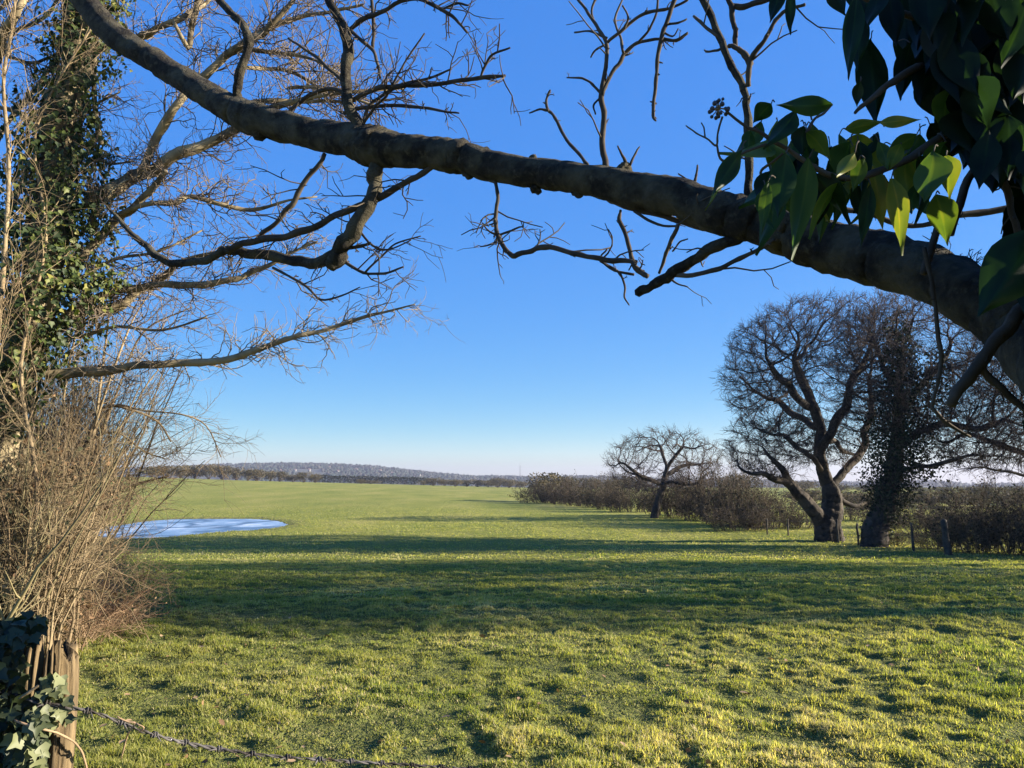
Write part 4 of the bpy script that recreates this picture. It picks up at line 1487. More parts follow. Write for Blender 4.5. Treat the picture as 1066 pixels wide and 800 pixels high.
    for s0 in np.arange(.12, ln[-1], .105):
        i = int(np.searchsorted(s_, s0))
        if i >= len(s_)-2:
            break
        w = MB()
        a = np.linspace(0, 4*math.pi, 18)
        tdir = unit(cc[i+1]-cc[i])
        hel = cc[i]+tdir*np.linspace(-.008, .008, 18)[:, None]+.0085*(uu[i]*np.cos(a)[:, None]+ww[i]*np.sin(a)[:, None])
        w.limb(hel, np.full(18, .0024), 5, 1, 0, 1)
        for e in (0, -1):
            v = unit(r.normal(0, 1, 3))
            w.limb([hel[e], hel[e]+unit(hel[e]-cc[i])*.012+v*.006, hel[e]+unit(hel[e]-cc[i])*.022+v*.012], [.0024, .002, .0006], 5, 2, 0, 1)
        w.build('barb', M['wire'], bw, c[30])
        k += 1
    # dry stalk caught on the wire and a bramble shoot beside the post
    z = thing('dry_stalk', 'dry bramble stalk hanging on the barbed wire near the post', 'stalk', tuple(px(140, 752, -.01)))
    w = MB()
    w.limb([px(122, 746, -.045), px(133, 752, -.035), px(141, 753, -.03), px(134, 763, -.03), px(131, 772, 0), px(126, 790, .02)], [.0022, .003, .003, .0028, .0025, .0014], 6, 4, .15, 2)
    w.limb([px(141, 753, -.03), px(150, 758, -.03), px(143, 764, -.02)], [.0025, .0022, .001], 6, 3, .1, 2)
    w.build('stem', M['bramble'], z, px(140, 752, -.01))
    z = thing('bramble_shoot', 'thin pale shoot arching down beside the broken post', 'stalk', tuple(px(60, 765, -.1)))
    w = MB()
    w.limb([px(15, 750, -.2), px(35, 757, -.2), px(58, 763, -.17), px(76, 772, -.12), px(86, 785, -.1), px(90, 803, -.08), px(92, 840, -.05)], [.003, .0035, .0034, .003, .003, .0028, .002], 6, 4, .12, 4)
    w.build('stem', M['bramble'], z, px(60, 765, -.1))
    z = thing('broken_stick', 'short pale broken stick leaning on the split post', 'stick', tuple(px(30, 720, -.2)))
    w = MB()
    w.limb([px(20, 728, -.2), px(30, 721, -.2), px(40, 714, -.19)], [.003, .0042, .0035], 6, 3, .1, 5)
    w.build('stem', M['twig_tan'], z, px(30, 720, -.2))


# ================================================================== OVERHANGING LIMB
def build_front_tree():
    r = RS(81)
    dx = lambda x: float(np.interp(x, [0, 90, 265, 400, 600, 740, 900, 1066, 1200], [5.4, 5.1, 4.5, 4.1, 3.5, 3.1, 2.7, 2.2, 1.58]))
    main = [(20, -70, 20), (62, -28, 22), (90, 4, 25), (108, 26, 27), (130, 45, 27), (155, 60, 26), (180, 76, 26), (205, 92, 27), (232, 108, 29), (258, 121, 36), (290, 131, 32), (330, 140, 32), (365, 147, 36), (388, 153, 47), (415, 156, 37), (450, 160, 34),
            (476, 163, 37), (500, 170, 34), (550, 180, 33), (600, 185, 35), (650, 194, 38), (700, 205, 41), (740, 217, 45), (780, 229, 49), (820, 243, 51), (860, 255, 52), (920, 272, 55), (980, 293, 58), (1030, 320, 64), (1066, 345, 74), (1110, 383, 88), (1165, 440, 110), (1215, 520, 150)]
    T = MB()
    pts = np.array([P(x, y, dx(x)) for x, y, w in main])
    rad = np.array([pxr(w, dx(x)) for x, y, w in main])
    T.limb(pts, rad, 32, 9, .15, 12, gn=.07, rn=.018)
    # trunk outside the frame to the right
    fx, fy = pts[-1][0], pts[-1][1]
    base = np.array([fx+.05, fy-.05, float(terr(fx, fy))])
    T.limb([base-[0, 0, .3], base+[0, 0, .35], np.array([fx+.04, fy-.03, 1.2]), np.array([fx+.06, fy, 2.2]), np.array([fx+.03, fy+.05, 3.2]), np.array([fx-.05, fy+.1, 4.4]), np.array([fx-.1, fy+.25, 6.0])], [.34, .27, .24, .22, .2, .16, .08], 16, 6, .14, 5)
    # knobs and a broken stub
    for (x, y, w, ox, oy) in ((268, 128, 22, 4, 16), (480, 152, 16, 2, -6), (505, 160, 12, 3, -4), (650, 176, 14, -2, -5), (785, 211, 12, -3, -5), (555, 166, 9, 0, -4), (485, 180, 12, 4, 5), (558, 196, 10, 3, 4), (208, 98, 8, -6, -12), (150, 62, 9, 3, 5), (300, 128, 9, 1, -4), (420, 146, 11, 1, -5), (602, 200, 12, 2, 5), (700, 216, 12, 3, 6), (860, 242, 12, -2, -6), (735, 226, 14, 1, 5)):
        d = dx(x)
        T.limb([P(x-ox*.5, y-oy*.6, d), P(x, y, d), P(x+ox, y+oy, d-.01)], [pxr(w*1.1, d), pxr(w, d), pxr(w*.7, d)], 9, 3, .3, x)
    subs = [
        [(385, 155, 18), (378, 138, 15), (370, 128, 13), (363, 108, 12), (360, 82, 12), (362, 55, 11), (360, 38, 11), (352, 20, 10), (343, 0, 9), (334, -30, 8)],
        [(360, 34, 5), (378, 20, 6), (396, 13, 5), (412, 4, 5), (436, -1, 5), (458, 10, 4), (474, 20, 3.6), (486, 34, 2.5)],
        [(458, 11, 3), (474, 4, 3), (488, 6, 2)],
        [(360, 28, 5), (374, 40, 4), (388, 52, 4), (393, 66, 3.5), (396, 82, 2.5)],
        [(388, 50, 4), (389, 28, 4), (387, 0, 3.5), (385, -25, 3)],
        [(366, 105, 6), (385, 95, 6), (405, 90, 6), (430, 89, 6), (455, 88, 5), (480, 84, 5), (503, 81, 5), (526, 79, 3.5)],
        [(500, 82, 3), (505, 68, 3), (513, 57, 2.6), (531, 50, 2)], [(518, 54, 2), (520, 40, 1.6), (520, 25, 1.2)],
        [(378, 130, 5), (385, 110, 4), (400, 98, 4), (420, 88, 4), (445, 82, 3), (470, 72, 2.4)],
        [(362, 100, 5), (345, 92, 5), (322, 100, 5), (308, 110, 5), (296, 121, 4), (280, 125, 2)],
        [(358, 118, 5), (378, 112, 5), (410, 110, 4), (440, 112, 3.4), (462, 116, 2.6), (478, 118, 2)],
        [(378, 130, 3), (390, 112, 3), (402, 100, 3), (412, 82, 2.4), (425, 60, 2), (442, 35, 2)],
        [(362, 88, 3.6), (345, 75, 4), (330, 60, 3.5), (312, 48, 3), (300, 40, 2.4)],
        # hanging elbow
        [(393, 168, 19), (391, 182, 17), (386, 205, 16), (376, 225, 16), (362, 248, 17), (350, 266, 19), (343, 277, 15)],
        [(352, 266, 13), (335, 273, 12), (312, 272, 12), (285, 267, 11), (262, 265, 11), (246, 262, 10), (233, 262, 10), (215, 272, 9), (197, 274, 8), (178, 273, 8), (160, 264, 8), (147, 252, 7), (136, 244, 6), (128, 232, 5), (115, 220, 3)],
        [(452, 172, 7), (440, 180, 7), (424, 189, 7), (396, 205, 8), (368, 218, 8), (343, 229, 8), (318, 240, 8), (296, 246, 8), (272, 250, 8), (248, 256, 8), (236, 262, 7)],
        [(338, 160, 5), (334, 170, 5), (325, 180, 5), (312, 198, 5.5), (304, 213, 6), (290, 228, 5), (277, 240, 5), (268, 248, 4)],
        [(357, 262, 4), (362, 274, 4), (378, 284, 3.6), (400, 285, 3), (420, 278, 2)], [(380, 284, 2.5), (398, 266, 2.4), (412, 254, 2), (438, 246, 1.4)],
        [(360, 258, 4), (378, 256, 4), (386, 253, 3)], [(372, 238, 3), (388, 256, 2.6), (405, 260, 2), (428, 250, 1.4)],
        [(284, 279, 3), (305, 290, 3), (320, 299, 3), (334, 312, 2.4), (355, 308, 2), (375, 299, 1.4)],
        # second stub from the left part
        [(247, 118, 11), (247, 100, 10), (250, 82, 10), (255, 58, 10), (259, 42, 10), (252, 26, 9), (240, 14, 8), (228, 0, 8), (215, -22, 6)],
        # right sub branches, below
        [(504, 184, 4), (514, 188, 4), (518, 205, 4), (516, 222, 4), (516, 240, 5), (523, 255, 5), (533, 267, 6), (548, 263, 5.5), (567, 257, 6), (585, 260, 5.5), (605, 266, 5.5), (632, 271, 6), (655, 272, 5), (662, 279, 5), (674, 288, 6)],
        [(514, 190, 2.5), (506, 187, 2), (500, 183, 1.4)], [(516, 190, 2.4), (522, 183, 2), (527, 179, 1.4)],
        [(517, 245, 2.5), (508, 240, 2), (502, 232, 1.4)], [(518, 250, 2.5), (510, 255, 2), (500, 257, 1.4)], [(519, 245, 2.5), (530, 241, 2.4), (540, 237, 2), (544, 236, 1.4)],
        [(783, 238, 13), (768, 247, 12), (745, 258, 12), (722, 271, 12), (705, 281, 12), (690, 291, 11), (676, 299, 10), (663, 306, 9)],
        [(672, 287, 6), (660, 276, 6), (657, 262, 5), (652, 246, 5), (645, 230, 5), (646, 219, 3)],
        [(692, 287, 4), (715, 287, 5), (735, 284, 5), (755, 277, 5), (775, 267, 5), (793, 258, 4.5), (806, 250, 4)], [(697, 288, 3), (704, 295, 2), (716, 299, 1.5)],
        [(686, 285, 3), (692, 268, 4), (698, 252, 4.5), (706, 234, 4)], [(700, 262, 2), (708, 252, 2), (716, 249, 1.5)],
        [(660, 286, 3), (640, 282, 2.6), (625, 270, 2.4), (632, 260, 2)], [(625, 272, 3), (643, 283, 3), (650, 297, 2.6), (650, 310, 2.4), (655, 318, 1.5)],
        [(632, 206, 6), (650, 215, 6), (672, 220, 6), (700, 228, 6), (725, 236, 6), (752, 243, 5)], [(660, 220, 3), (680, 232, 3), (700, 236, 2.6), (708, 233, 2)],
        # right sub branches, above
        [(632, 178, 8), (628, 160, 7), (627, 140, 6.5), (629, 118, 6), (626, 100, 6), (629, 78, 5), (632, 50, 4.5), (626, 35, 4), (612, 14, 3.5), (600, -3, 3)],
        [(627, 100, 5), (632, 86, 5), (643, 68, 5), (651, 56, 5), (663, 45, 4), (682, 41, 3.5), (703, 43, 3), (716, 35, 2.5)],
        [(632, 45, 4), (650, 30, 4), (664, 18, 4), (680, 12, 4), (702, 8, 3.4), (716, 0, 3)], [(632, 44, 3), (622, 30, 3), (616, 12, 3), (622, -6, 3)], [(632, 46, 3), (620, 52, 2.4), (615, 60, 2)], [(632, 40, 3), (614, 33, 2.4), (598, 34, 2)], [(649, 55, 4), (646, 38, 3), (640, 20, 2.6), (650, -5, 2)],
        [(650, 30, 3), (654, 18, 2.4), (648, 6, 2)], [(664, 45, 3), (676, 30, 3), (683, 14, 3), (685, -10, 2.6)],
        [(626, 98, 3), (617, 88, 3), (606, 82, 2.6), (590, 81, 1.6)], [(625, 102, 2.5), (618, 110, 2.4), (620, 119, 2)],
        [(612, 172, 4.5), (600, 158, 4), (587, 142, 4), (578, 124, 4), (570, 114, 3.6), (569, 103, 3), (573, 94, 2.5)], [(571, 115, 3), (562, 114, 2.4), (551, 118, 1.6)],
        [(654, 173, 4), (648, 162, 3), (643, 152, 2)], [(656, 172, 3), (661, 160, 2.4), (666, 153, 1.6)],
        [(722, 192, 4), (725, 183, 3.4), (726, 172, 2)], [(724, 190, 2.5), (714, 186, 2), (706, 181, 1.5)], [(785, 214, 5), (781, 200, 4), (778, 186, 2.6)],
        [(784, 222, 10), (780, 200, 9), (780, 170, 9), (779, 140, 9), (778, 110, 8), (776, 95, 8), (768, 78, 8), (757, 58, 8), (746, 30, 8), (733, 2, 8), (722, -25, 7)],
        [(779, 90, 6), (781, 66, 7), (790, 50, 6), (800, 34, 5), (810, 18, 5), (822, 10, 4), (838, 5, 4)], [(781, 68, 7), (775, 55, 7), (766, 50, 6), (758, 48, 5)],
        [(748, 38, 4), (736, 30, 4), (722, 17, 3)], [(752, 50, 3.5), (744, 53, 3), (736, 54, 2.6), (733, 52, 1.5)],
        [(766, 50, 6), (766, 36, 6), (762, 20, 6), (760, 2, 7), (750, -20, 6)], [(760, 8, 6), (775, 6, 7), (793, 2, 6), (815, -6, 5)],
        [(720, -40, 5), (702, 2, 5), (693, 26, 5), (686, 50, 5), (684, 75, 4.5), (682, 98, 4), (680, 120, 3.6), (683, 126, 2)], [(690, 33, 2.5), (700, 38, 2), (706, 30, 1.4)], [(684, 65, 2.5), (690, 66, 1.5)], [(683, 108, 2.5), (677, 106, 1.6)],
        [(693, 26, 3), (706, 24, 2.6), (715, 20, 2)], [(690, 40, 3), (704, 42, 3), (716, 34, 2)],
    ]
    C = MB()
    pl = []
    for k, s in enumerate(subs):
        d0 = [dx(min(q[0], 1000)) for q in s]
        wob = r.normal(0, .05)
        p = np.array([P(q[0], q[1], dd+wob*min(1, i/3)) for i, (q, dd) in enumerate(zip(s, d0))])
        q = np.array([pxr(a[2], dd) for a, dd in zip(s, d0)])
        B = T if q[0] > pxr(9.5, d0[0]) else C
        B.limb(p, q, 9 if B is T else 6, 4, .16, k+40)
        pl.append((p, q, s[0][0]))
    # twigs and short knuckled spurs
    for p, q, x0 in pl:
        ln = np.linalg.norm(np.diff(p, axis=0), axis=1).sum()
        left = x0 < 560
        n = int(ln*(20 if left else 9))
        if n == 0:
            continue
        B, D, rd, tt = limb_spawn(r, p, q, n, .15, 1, (.6, 1.3))
        a = grow(r, B, unit(D+[0, 0, .15]), np.where(r.rand(n) < (.45 if left else .12), r.uniform(.1, .32, n), r.uniform(.015, .06, n)), np.clip(rd*.5, .0022, .0045), 5, .26, (0, 0, .03), .55)
        C.tubes(a[0], a[1], 5)
        B, D, rd, tt = spawn(r, a, 3 if left else 1, .25, 1, (.5, 1.2))
        ll = np.repeat(np.linalg.norm(a[0][:, -1]-a[0][:, 0], axis=1), 3 if left else 1)
        b = grow(r, B, D, np.clip(ll*r.uniform(.2, .6, len(B)), .01, .14), np.clip(rd*.8, .0016, .003), 4, .28, (0, 0, .03), .7)
        C.tubes(b[0], b[1], 4)
    # stems at the right, closer to the eye
    near = [([(990, 245, 7), (1000, 205, 9), (1018, 172, 9), (1034, 145, 9), (1050, 110, 9)], 1.9), ([(962, 285, 8), (968, 262, 9), (977, 240, 8), (990, 222, 8)], 2.3), ([(1022, 130, 9), (1032, 150, 9), (1043, 185, 8), (1052, 215, 7), (1058, 240, 7), (1064, 280, 6)], 1.5),
            ([(962, 258, 5), (968, 285, 5), (974, 315, 4.5), (976, 345, 4.5), (980, 370, 5), (977, 395, 4), (970, 424, 3.5)], 2.2), ([(1085, 300, 16), (1062, 326, 15), (1042, 350, 14), (1020, 378, 14), (1004, 400, 12), (990, 422, 11)], 1.9), ([(1018, 378, 8), (1036, 398, 8), (1054, 415, 7), (1085, 440, 7)], 1.9),
            ([(858, 214, 3), (880, 219, 6), (905, 223, 6), (950, 236, 6), (990, 227, 7), (1030, 220, 8), (1080, 212, 9)], 3.4), ([(970, 424, 4), (985, 440, 4), (1010, 455, 3)], 2.2)]
    for k, (s, d) in enumerate(near):
        p = np.array([P(x, y, d) for x, y, w in s])
        q = np.array([pxr(w, d) for x, y, w in s])
        C.limb(p, q, 8, 4, .14, k+90)
        n = 9
        B, D, rd, tt = limb_spawn(r, p, q, n, .1, 1, (.6, 1.3))
        a = grow(r, B, D, r.uniform(.01, .06, n), .002, 4, .28, (0, 0, .03), .6)
        C.tubes(a[0], a[1], 5)
    for (x, y) in ((985, 268), (1000, 272), (1030, 285), (1015, 262)):
        p0 = P(x, y+14, 2.45)
        a = grow(r, np.repeat(p0[None], 5, 0), unit(r.normal(0, .6, (5, 3))+[0, 0, .8]), r.uniform(.05, .1, 5), .0016, 5, .3, (0, 0, 0), .6)
        C.tubes(a[0], a[1], 4)
        b_ = spawn(r, a, 4)
        b = grow(r, b_[0], b_[1], r.uniform(.012, .03, len(b_[0])), .0014, 3, .3, (0, 0, 0), .7)
        C.tubes(b[0], b[1], 4)
    t = thing('overhanging_tree', 'tree whose thick bare grey limb arches across the top of the view', 'tree', base)
    T.build('limb', M['bark_grey'], t, base)
    C.build('twigs', M['twig_dark'], t, base)

    # ---------------------------------------------------------- mature ivy hanging from it
    L = MB()

    def big_leaf(b, tp, w, d, tint, roll=0.0, curl=.15, dd=0.0):
        """ovate pointed leaf on a 5x9 grid, from pixel b to pixel tp, w px wide"""
        B_, E = P(b[0], b[1], d), P(tp[0], tp[1], d+dd)
        Y = E-B_
        ln = np.linalg.norm(Y)
        Y /= ln
        view = unit((B_+E)/2-np.array([0, 0, EYE]))
        X = unit(np.cross(Y, view))
        Z = np.cross(X, Y)
        X, Z = X*math.cos(roll)+Z*math.sin(roll), Z*math.cos(roll)-X*math.sin(roll)
        hw = pxr(w, d)/max(.35, abs(math.cos(roll)))
        t = np.linspace(0, 1, 10)
        prof = np.array([.06, .55, .88, 1, .97, .83, .62, .38, .16, .0])*hw
        s = np.array([-1, -.62, -.14, -.045, .045, .14, .62, 1])
        V, tv = [], []
        ph = r.rand()*40
        bend = r.uniform(-.12, .12)
        for ti, wi in zip(t, prof):
            for si in s:
                tv.append(tint+(.13*(1-.6*ti) if abs(si) < .1 else 0)+.22*(float(vnoise(np.array(ti*5+ph), np.array(si*2.2+ph)))-.5)+(.08 if abs(si) == 1 else 0))
                V.append(B_+Y*ti*ln+X*(si*wi+bend*ln*ti*ti*.5)+Z*(abs(si)**1.4*wi*.32-curl*ln*ti*ti+.03*ln*math.sin(5*ti+2*si)))
        Q = [(i*8+j, i*8+j+1, i*8+8+j+1, i*8+8+j) for i in range(9) for j in range(7)]
        L.add(V, q=Q, tint=np.clip(tv, 0, 1))
        return B_
    D0 = 1.35
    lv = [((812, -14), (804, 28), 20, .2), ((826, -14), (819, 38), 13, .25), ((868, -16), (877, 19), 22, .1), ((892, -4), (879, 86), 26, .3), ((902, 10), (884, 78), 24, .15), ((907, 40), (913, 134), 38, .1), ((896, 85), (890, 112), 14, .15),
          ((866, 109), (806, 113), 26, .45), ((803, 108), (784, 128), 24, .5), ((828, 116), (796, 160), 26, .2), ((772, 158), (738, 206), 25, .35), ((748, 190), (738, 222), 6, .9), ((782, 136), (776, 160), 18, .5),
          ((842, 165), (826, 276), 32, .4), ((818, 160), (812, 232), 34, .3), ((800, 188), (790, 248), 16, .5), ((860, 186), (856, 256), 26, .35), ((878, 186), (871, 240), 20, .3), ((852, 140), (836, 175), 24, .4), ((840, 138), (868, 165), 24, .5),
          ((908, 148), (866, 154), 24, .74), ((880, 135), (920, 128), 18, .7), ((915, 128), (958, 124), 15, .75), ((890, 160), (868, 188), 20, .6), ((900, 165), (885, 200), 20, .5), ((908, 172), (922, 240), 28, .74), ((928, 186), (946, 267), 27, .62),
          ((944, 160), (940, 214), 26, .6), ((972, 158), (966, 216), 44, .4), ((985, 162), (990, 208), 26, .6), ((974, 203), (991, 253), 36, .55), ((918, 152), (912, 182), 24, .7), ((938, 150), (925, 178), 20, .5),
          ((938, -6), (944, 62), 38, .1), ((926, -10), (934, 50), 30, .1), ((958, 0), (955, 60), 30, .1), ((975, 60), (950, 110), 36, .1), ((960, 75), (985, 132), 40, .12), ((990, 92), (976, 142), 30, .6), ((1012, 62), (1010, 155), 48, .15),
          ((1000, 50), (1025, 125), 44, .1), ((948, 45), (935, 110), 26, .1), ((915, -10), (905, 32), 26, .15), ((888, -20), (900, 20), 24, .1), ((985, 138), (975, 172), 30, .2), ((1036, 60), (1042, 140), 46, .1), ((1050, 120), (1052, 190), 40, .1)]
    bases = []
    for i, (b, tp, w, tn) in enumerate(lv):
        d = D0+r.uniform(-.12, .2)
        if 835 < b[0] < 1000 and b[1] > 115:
            tn += .18  # raised tint paints the glow of backlit leaves
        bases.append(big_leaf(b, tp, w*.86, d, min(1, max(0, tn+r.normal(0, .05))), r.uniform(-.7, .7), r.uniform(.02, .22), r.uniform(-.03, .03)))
    for k in range(46):
        x, y = r.uniform(785, 985), r.uniform(118, 205)
        a = r.normal(0, .45)
        q = r.uniform(34, 74)
        bases.append(big_leaf((x, y), (x+q*math.sin(a), y+q*math.cos(a)), r.uniform(13, 25), D0+r.uniform(-.05, .3), np.clip(r.normal(.45, .25), 0, .95), r.uniform(-1.15, 1.15), r.uniform(.04, .36), r.uniform(-.04, .04)))
    big_leaf((1088, 238), (1017, 336), 62, .95, .3, .2, .08)
    big_leaf((1066, 268), (1030, 300), 30, 1.0, .3, .5, .1)
    def shades_post(x, y, d):
        q = P(x, y, d)
        yy = q[1]-(q[0]+1.5)*math.tan(SUN_AZ)
        zz = q[2]-(q[0]+1.5)*math.tan(SUN_EL)/math.cos(SUN_AZ)
        return 2.05 < yy < 2.65 and -.4 < zz < 1.35
    for k in range(620):
        x = 1090-125*r.rand()**1.25
        y = r.uniform(-60, 150) if x < 1020 else r.uniform(-60, 178)
        if x < 1000 and y > 80:
            continue
        a = r.uniform(-.5, .5)
        s = r.uniform(45, 80)
        dq = r.uniform(1.25, 2.2)
        if shades_post(x, y, dq):
            continue
        big_leaf((x, y-s*.5), (x+s*math.sin(a), y+s*.5*math.cos(a)), r.uniform(28, 46), dq, r.uniform(0, .22), r.uniform(-.9, .9), r.uniform(0, .2))  # low tint paints the shade inside the leaf mass
    for k in range(1300):     # unseen ivy round the trunk outside the frame, thickened to block the sun
        x, y = r.uniform(1078, 1420), r.uniform(-420, 470)
        a = r.uniform(-.6, .6)
        s = r.uniform(45, 80)
        dq = r.uniform(1.3, 2.6)
        if shades_post(x, y, dq):
            continue
        big_leaf((x, y-s*.5), (x+s*math.sin(a), y+s*.5), r.uniform(28, 46), dq, r.uniform(0, .22), r.uniform(-.9, .9), r.uniform(0, .2))
    for k in range(130):  # leaves added outside the frame to shade the large leaf beside them
        x, y = r.uniform(1125, 1300), r.uniform(140, 420)
        a = r.uniform(-.6, .6)
        s = r.uniform(60, 110)
        dq = r.uniform(.9, 1.2)
        if shades_post(x, y, dq):
            continue
        big_leaf((x, y-s*.5), (x+s*math.sin(a), y+s*.5), r.uniform(38, 60), dq, r.uniform(0, .22), r.uniform(-.9, .9), r.uniform(0, .2))
    iv = thing('ivy', 'large dark glossy ivy leaves hanging at the upper right', 'ivy', P(1000, 60, 1.6))
    og = P(1000, 60, 1.6)
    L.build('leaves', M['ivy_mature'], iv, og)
    st = MB()
    vines = [[(1110, 60, 14, 1.7), (1060, 95, 12, 1.6), (1020, 118, 11, 1.5), (985, 138, 10, 1.42), (955, 160, 9, 1.4), (920, 176, 8, 1.38), (885, 186, 7, 1.36), (850, 176, 6, 1.35), (815, 152, 5, 1.35), (790, 138, 4, 1.35), (776, 132, 3.4, 1.35), (756, 116, 3, 1.35)],
             [(1080, 10, 12, 1.7), (1000, 30, 10, 1.5), (950, 18, 8, 1.4), (900, -2, 7, 1.35), (860, -20, 6, 1.35)], [(1000, 60, 9, 1.5), (955, 72, 9, 1.42), (925, 88, 8, 1.38), (905, 105, 6, 1.36), (890, 118, 4, 1.36)],
             [(752, 122, 2.4, 1.35), (747, 140, 2.2, 1.35), (746, 152, 2.4, 1.35), (738, 146, 2, 1.35), (725, 139, 2, 1.35), (714, 131, 1.6, 1.35)], [(734, 144, 1.8, 1.35), (733, 134, 1.6, 1.35), (730, 128, 1.4, 1.35)], [(746, 150, 2.6, 1.35), (750, 165, 2.6, 1.36), (760, 168, 3, 1.36), (776, 158, 3, 1.36), (800, 150, 3, 1.36)],
             [(866, 109, 3, 1.36), (858, 118, 3, 1.36), (848, 124, 3, 1.36), (840, 138, 4, 1.36)], [(845, 125, 2, 1.36), (842, 116, 1.8, 1.36)], [(795, 196, 3, 1.4), (792, 180, 3, 1.4), (800, 172, 3, 1.38), (815, 160, 3, 1.36)]]
    for k, v in enumerate(vines):
        st.limb([P(a, b, d) for a, b, w, d in v], [pxr(w, d) for a, b, w, d in v], 8, 4, .14, k)
    for b in bases:          # leaf stalks
        j = b+np.array([r.uniform(.0, .03), r.uniform(.01, .05), r.uniform(.01, .035)])
        st.limb([b, (b+j)/2+[0, 0, .006], j], [.0011, .0012, .0014], 5, 3, 0, 1)
    st.build('stem', M['twig_dark'], iv, og)
    # umbel of dark berries
    bc = P(748, 113, 1.35)
    be, sk = MB(), MB()
    for k in range(22):
        v = unit(r.normal(0, 1, 3))
        q = bc+v*r.uniform(.011, .019)
        sk.tubes(np.array([bc, bc+v*.008, q]), np.array([.0009, .0009, .0011]), 4)
        rr = r.uniform(.0028, .0048)
        u_, w_ = np.meshgrid(np.linspace(0, math.pi, 7), np.linspace(0, 2*math.pi, 9))
        V = np.stack([np.sin(u_)*np.cos(w_), np.sin(u_)*np.sin(w_), np.cos(u_)], -1).reshape(-1, 3)*rr+q
        be.add(V, q=[(i*7+j, i*7+j+1, i*7+8+j, i*7+7+j) for i in range(8) for j in range(6)])
    be.build('berries', M['berry'], iv, og)
    sk.build('berry_stalks', M['twig_tan'], iv, og)


def build_shade_trees(t4, hedge):
    """trees of the same hedge line, outside the frame to the right; their long shadows cross the field"""
    r = RS(91)
    spots = [(25.5, 24.2, .9, .85, 1.0, 1), (25.5, 21.2, .95, .55, 1.0, 2), (30.5, 15.4, .7, .6, 2.3, 4), (32.0, 11.8, .7, .6, 2.4, .3)]
    for i, (x, y, sx, sy, sz, rz) in enumerate(spots):
        g = np.array([x, y, float(terr(x, y))])
        o = dup(t4 if i < 2 else hedge, g, rz, (sx, sy, sz), f'bare oak outside the right edge shading the grass, {ORD[i]} from the fence')
        # ivy over its crown makes the shade dense
        mb = MB()
        n = (300, 300, 600, 900)[i]
        c = g+np.array([0, 0, 7.2 if i < 2 else 11.8])
        rad = np.array([3.6*sx, 3.2*sy, 2.6 if i < 2 else 3.4])
        d = rdir(r, n)
        q = c+d*rad*(r.uniform(.2, 1.0, n)**.5)[:, None]*(.15+1.7*fbm(d[:, 0]*3+9+i, d[:, 2]*3+4+d[:, 1]*2, 2))[:, None]
        leaves(mb, r, q, rdir(r, n), rdir(r, n), r.uniform(.2, .42, n), r.rand(n), 'ivy')
        m = 250
        zz = r.uniform(.2, 6, m)
        a = r.uniform(0, 6.28, m)
        q = g+np.stack([np.cos(a)*.6, np.sin(a)*.6, zz], -1)
        leaves(mb, r, q, rdir(r, m), rdir(r, m), r.uniform(.15, .3, m), r.rand(m), 'ivy')
        tag(mb.build('ivy', M['ivy_far'], origin=tuple(g)), f'ivy filling the crown of an oak outside the right edge, {ORD[i]} from the hedge corner', 'ivy')


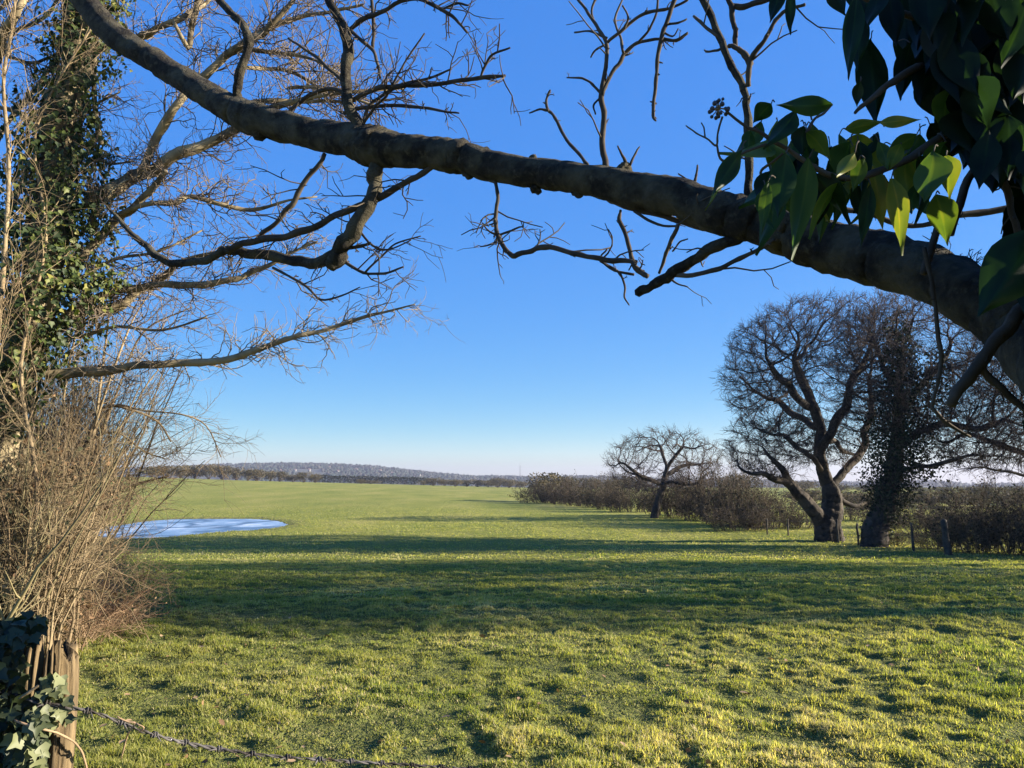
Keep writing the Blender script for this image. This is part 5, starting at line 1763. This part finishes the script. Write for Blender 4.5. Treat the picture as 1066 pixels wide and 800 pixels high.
# ================================================================== LIGHT, AIR, CAMERA
def build_light():
    w = bpy.data.worlds.new('World')
    S.world = w
    w.use_nodes = True
    nt = w.node_tree
    nt.nodes.clear()
    sky = nd(nt, 'ShaderNodeTexSky', sky_type='NISHITA')
    sky.sun_disc = False
    sky.sun_elevation = SUN_EL
    sky.sun_rotation = math.pi/2-SUN_AZ
    sky.altitude = 0
    sky.air_density = 1.0
    sky.dust_density = .5
    sky.ozone_density = 3.0
    # deepen the sky's blue: chroma squared, brightness range eased
    def vm(op, a, b):
        n = nd(nt, 'ShaderNodeVectorMath', operation=op)
        nt.links.new(a, n.inputs[0])
        nt.links.new(b, n.inputs[1]) if not isinstance(b, tuple) else setattr(n.inputs[1], 'default_value', b)
        return n.outputs[0]

    def mth(op, a, b):
        n = nd(nt, 'ShaderNodeMath', operation=op)
        nt.links.new(a, n.inputs[0])
        nt.links.new(b, n.inputs[1]) if not isinstance(b, float) else setattr(n.inputs[1], 'default_value', b)
        return n.outputs[0]
    tn = vm('MULTIPLY', sky.outputs[0], (.92, .985, 1.25))
    sp = nd(nt, 'ShaderNodeSeparateXYZ')
    nt.links.new(tn, sp.inputs[0])
    V = mth('MAXIMUM', mth('MAXIMUM', sp.outputs[0], sp.outputs[1]), mth('MAXIMUM', sp.outputs[2], 1e-4))
    n_ = nd(nt, 'ShaderNodeVectorMath', operation='DIVIDE')
    nt.links.new(tn, n_.inputs[0])
    nt.links.new(V, n_.inputs[1])
    sq = nd(nt, 'ShaderNodeSeparateXYZ')
    nt.links.new(n_.outputs[0], sq.inputs[0])
    pw = nd(nt, 'ShaderNodeCombineXYZ')
    nt.links.new(mth('POWER', sq.outputs[0], 1.75), pw.inputs[0])
    nt.links.new(mth('POWER', sq.outputs[1], 1.35), pw.inputs[1])
    nt.links.new(mth('POWER', sq.outputs[2], 1.5), pw.inputs[2])
    ch = pw.outputs[0]
    vv = mth('MULTIPLY', mth('POWER', mth('DIVIDE', V, 4.0), .26), 3.75)
    sc = nd(nt, 'ShaderNodeVectorMath', operation='SCALE')
    nt.links.new(ch, sc.inputs[0])
    nt.links.new(vv, sc.inputs['Scale'])
    class hs:
        outputs = [sc.outputs[0]]
    bg = nd(nt, 'ShaderNodeBackground')
    bg.inputs['Strength'].default_value = SKY
    nt.links.new(hs.outputs[0], bg.inputs[0])
    o = nd(nt, 'ShaderNodeOutputWorld')
    nt.links.new(bg.outputs[0], o.inputs[0])
    l = bpy.data.lights.new('sun', 'SUN')
    l.energy = SUN
    l.angle = math.radians(.5)
    l.color = (1, .90, .74)
    ob = bpy.data.objects.new('sun', l)
    COL.objects.link(ob)
    from mathutils import Vector
    ob.rotation_euler = Vector(-SUNDIR).to_track_quat('-Z', 'Y').to_euler()
    ob.location = (30, 5, 30)


def build_haze():
    mb = MB()
    x, y0, y1, z0, z1 = 5200, -60, 4600, -60, 75
    v = [(-x, y0, z0), (x, y0, z0), (x, y1, z0), (-x, y1, z0), (-x, y0, z1), (x, y0, z1), (x, y1, z1), (-x, y1, z1)]
    mb.add(v, q=[(3, 2, 1, 0), (4, 5, 6, 7), (0, 1, 5, 4), (1, 2, 6, 5), (2, 3, 7, 6), (3, 0, 4, 7)])
    m, nt = nt_new('winter_haze')
    pv = nd(nt, 'ShaderNodeVolumePrincipled')
    pv.inputs['Color'].default_value = (.53, .55, .70, 1)
    pv.inputs['Density'].default_value = HAZE
    pv.inputs['Anisotropy'].default_value = .2
    o = nd(nt, 'ShaderNodeOutputMaterial')
    nt.links.new(pv.outputs[0], o.inputs['Volume'])
    tag(mb.build('haze', m, smooth_=False), kind='stuff')


def build_camera():
    c = bpy.data.cameras.new('camera')
    c.sensor_width = 36
    c.lens = 36*F/1066
    c.clip_start = .05
    c.clip_end = 12000
    o = bpy.data.objects.new('camera', c)
    COL.objects.link(o)
    o.location = (0, 0, EYE)
    o.rotation_euler = (math.pi/2+TH, 0, 0)
    S.camera = o


SKY, SUN, EXPO, HAZE = .07, 5.0, 1.8, .00025
S.render.engine = 'CYCLES'
S.view_settings.view_transform = 'Standard'
S.view_settings.look = 'None'
S.view_settings.exposure = EXPO
S.view_settings.gamma = 1
S.cycles.max_bounces = 6
S.cycles.diffuse_bounces = 3
S.cycles.transmission_bounces = 4
S.cycles.volume_bounces = 0
S.cycles.use_denoising = True
build_light()
build_camera()
build_ground()
build_pond()
build_grass()
build_hills()
build_far_trees()
t4, t3 = build_oaks()
hp = build_hedges()
build_left_tree()
build_left_hedge()
build_post()
build_front_tree()
build_shade_trees(t4, t3)
build_haze()
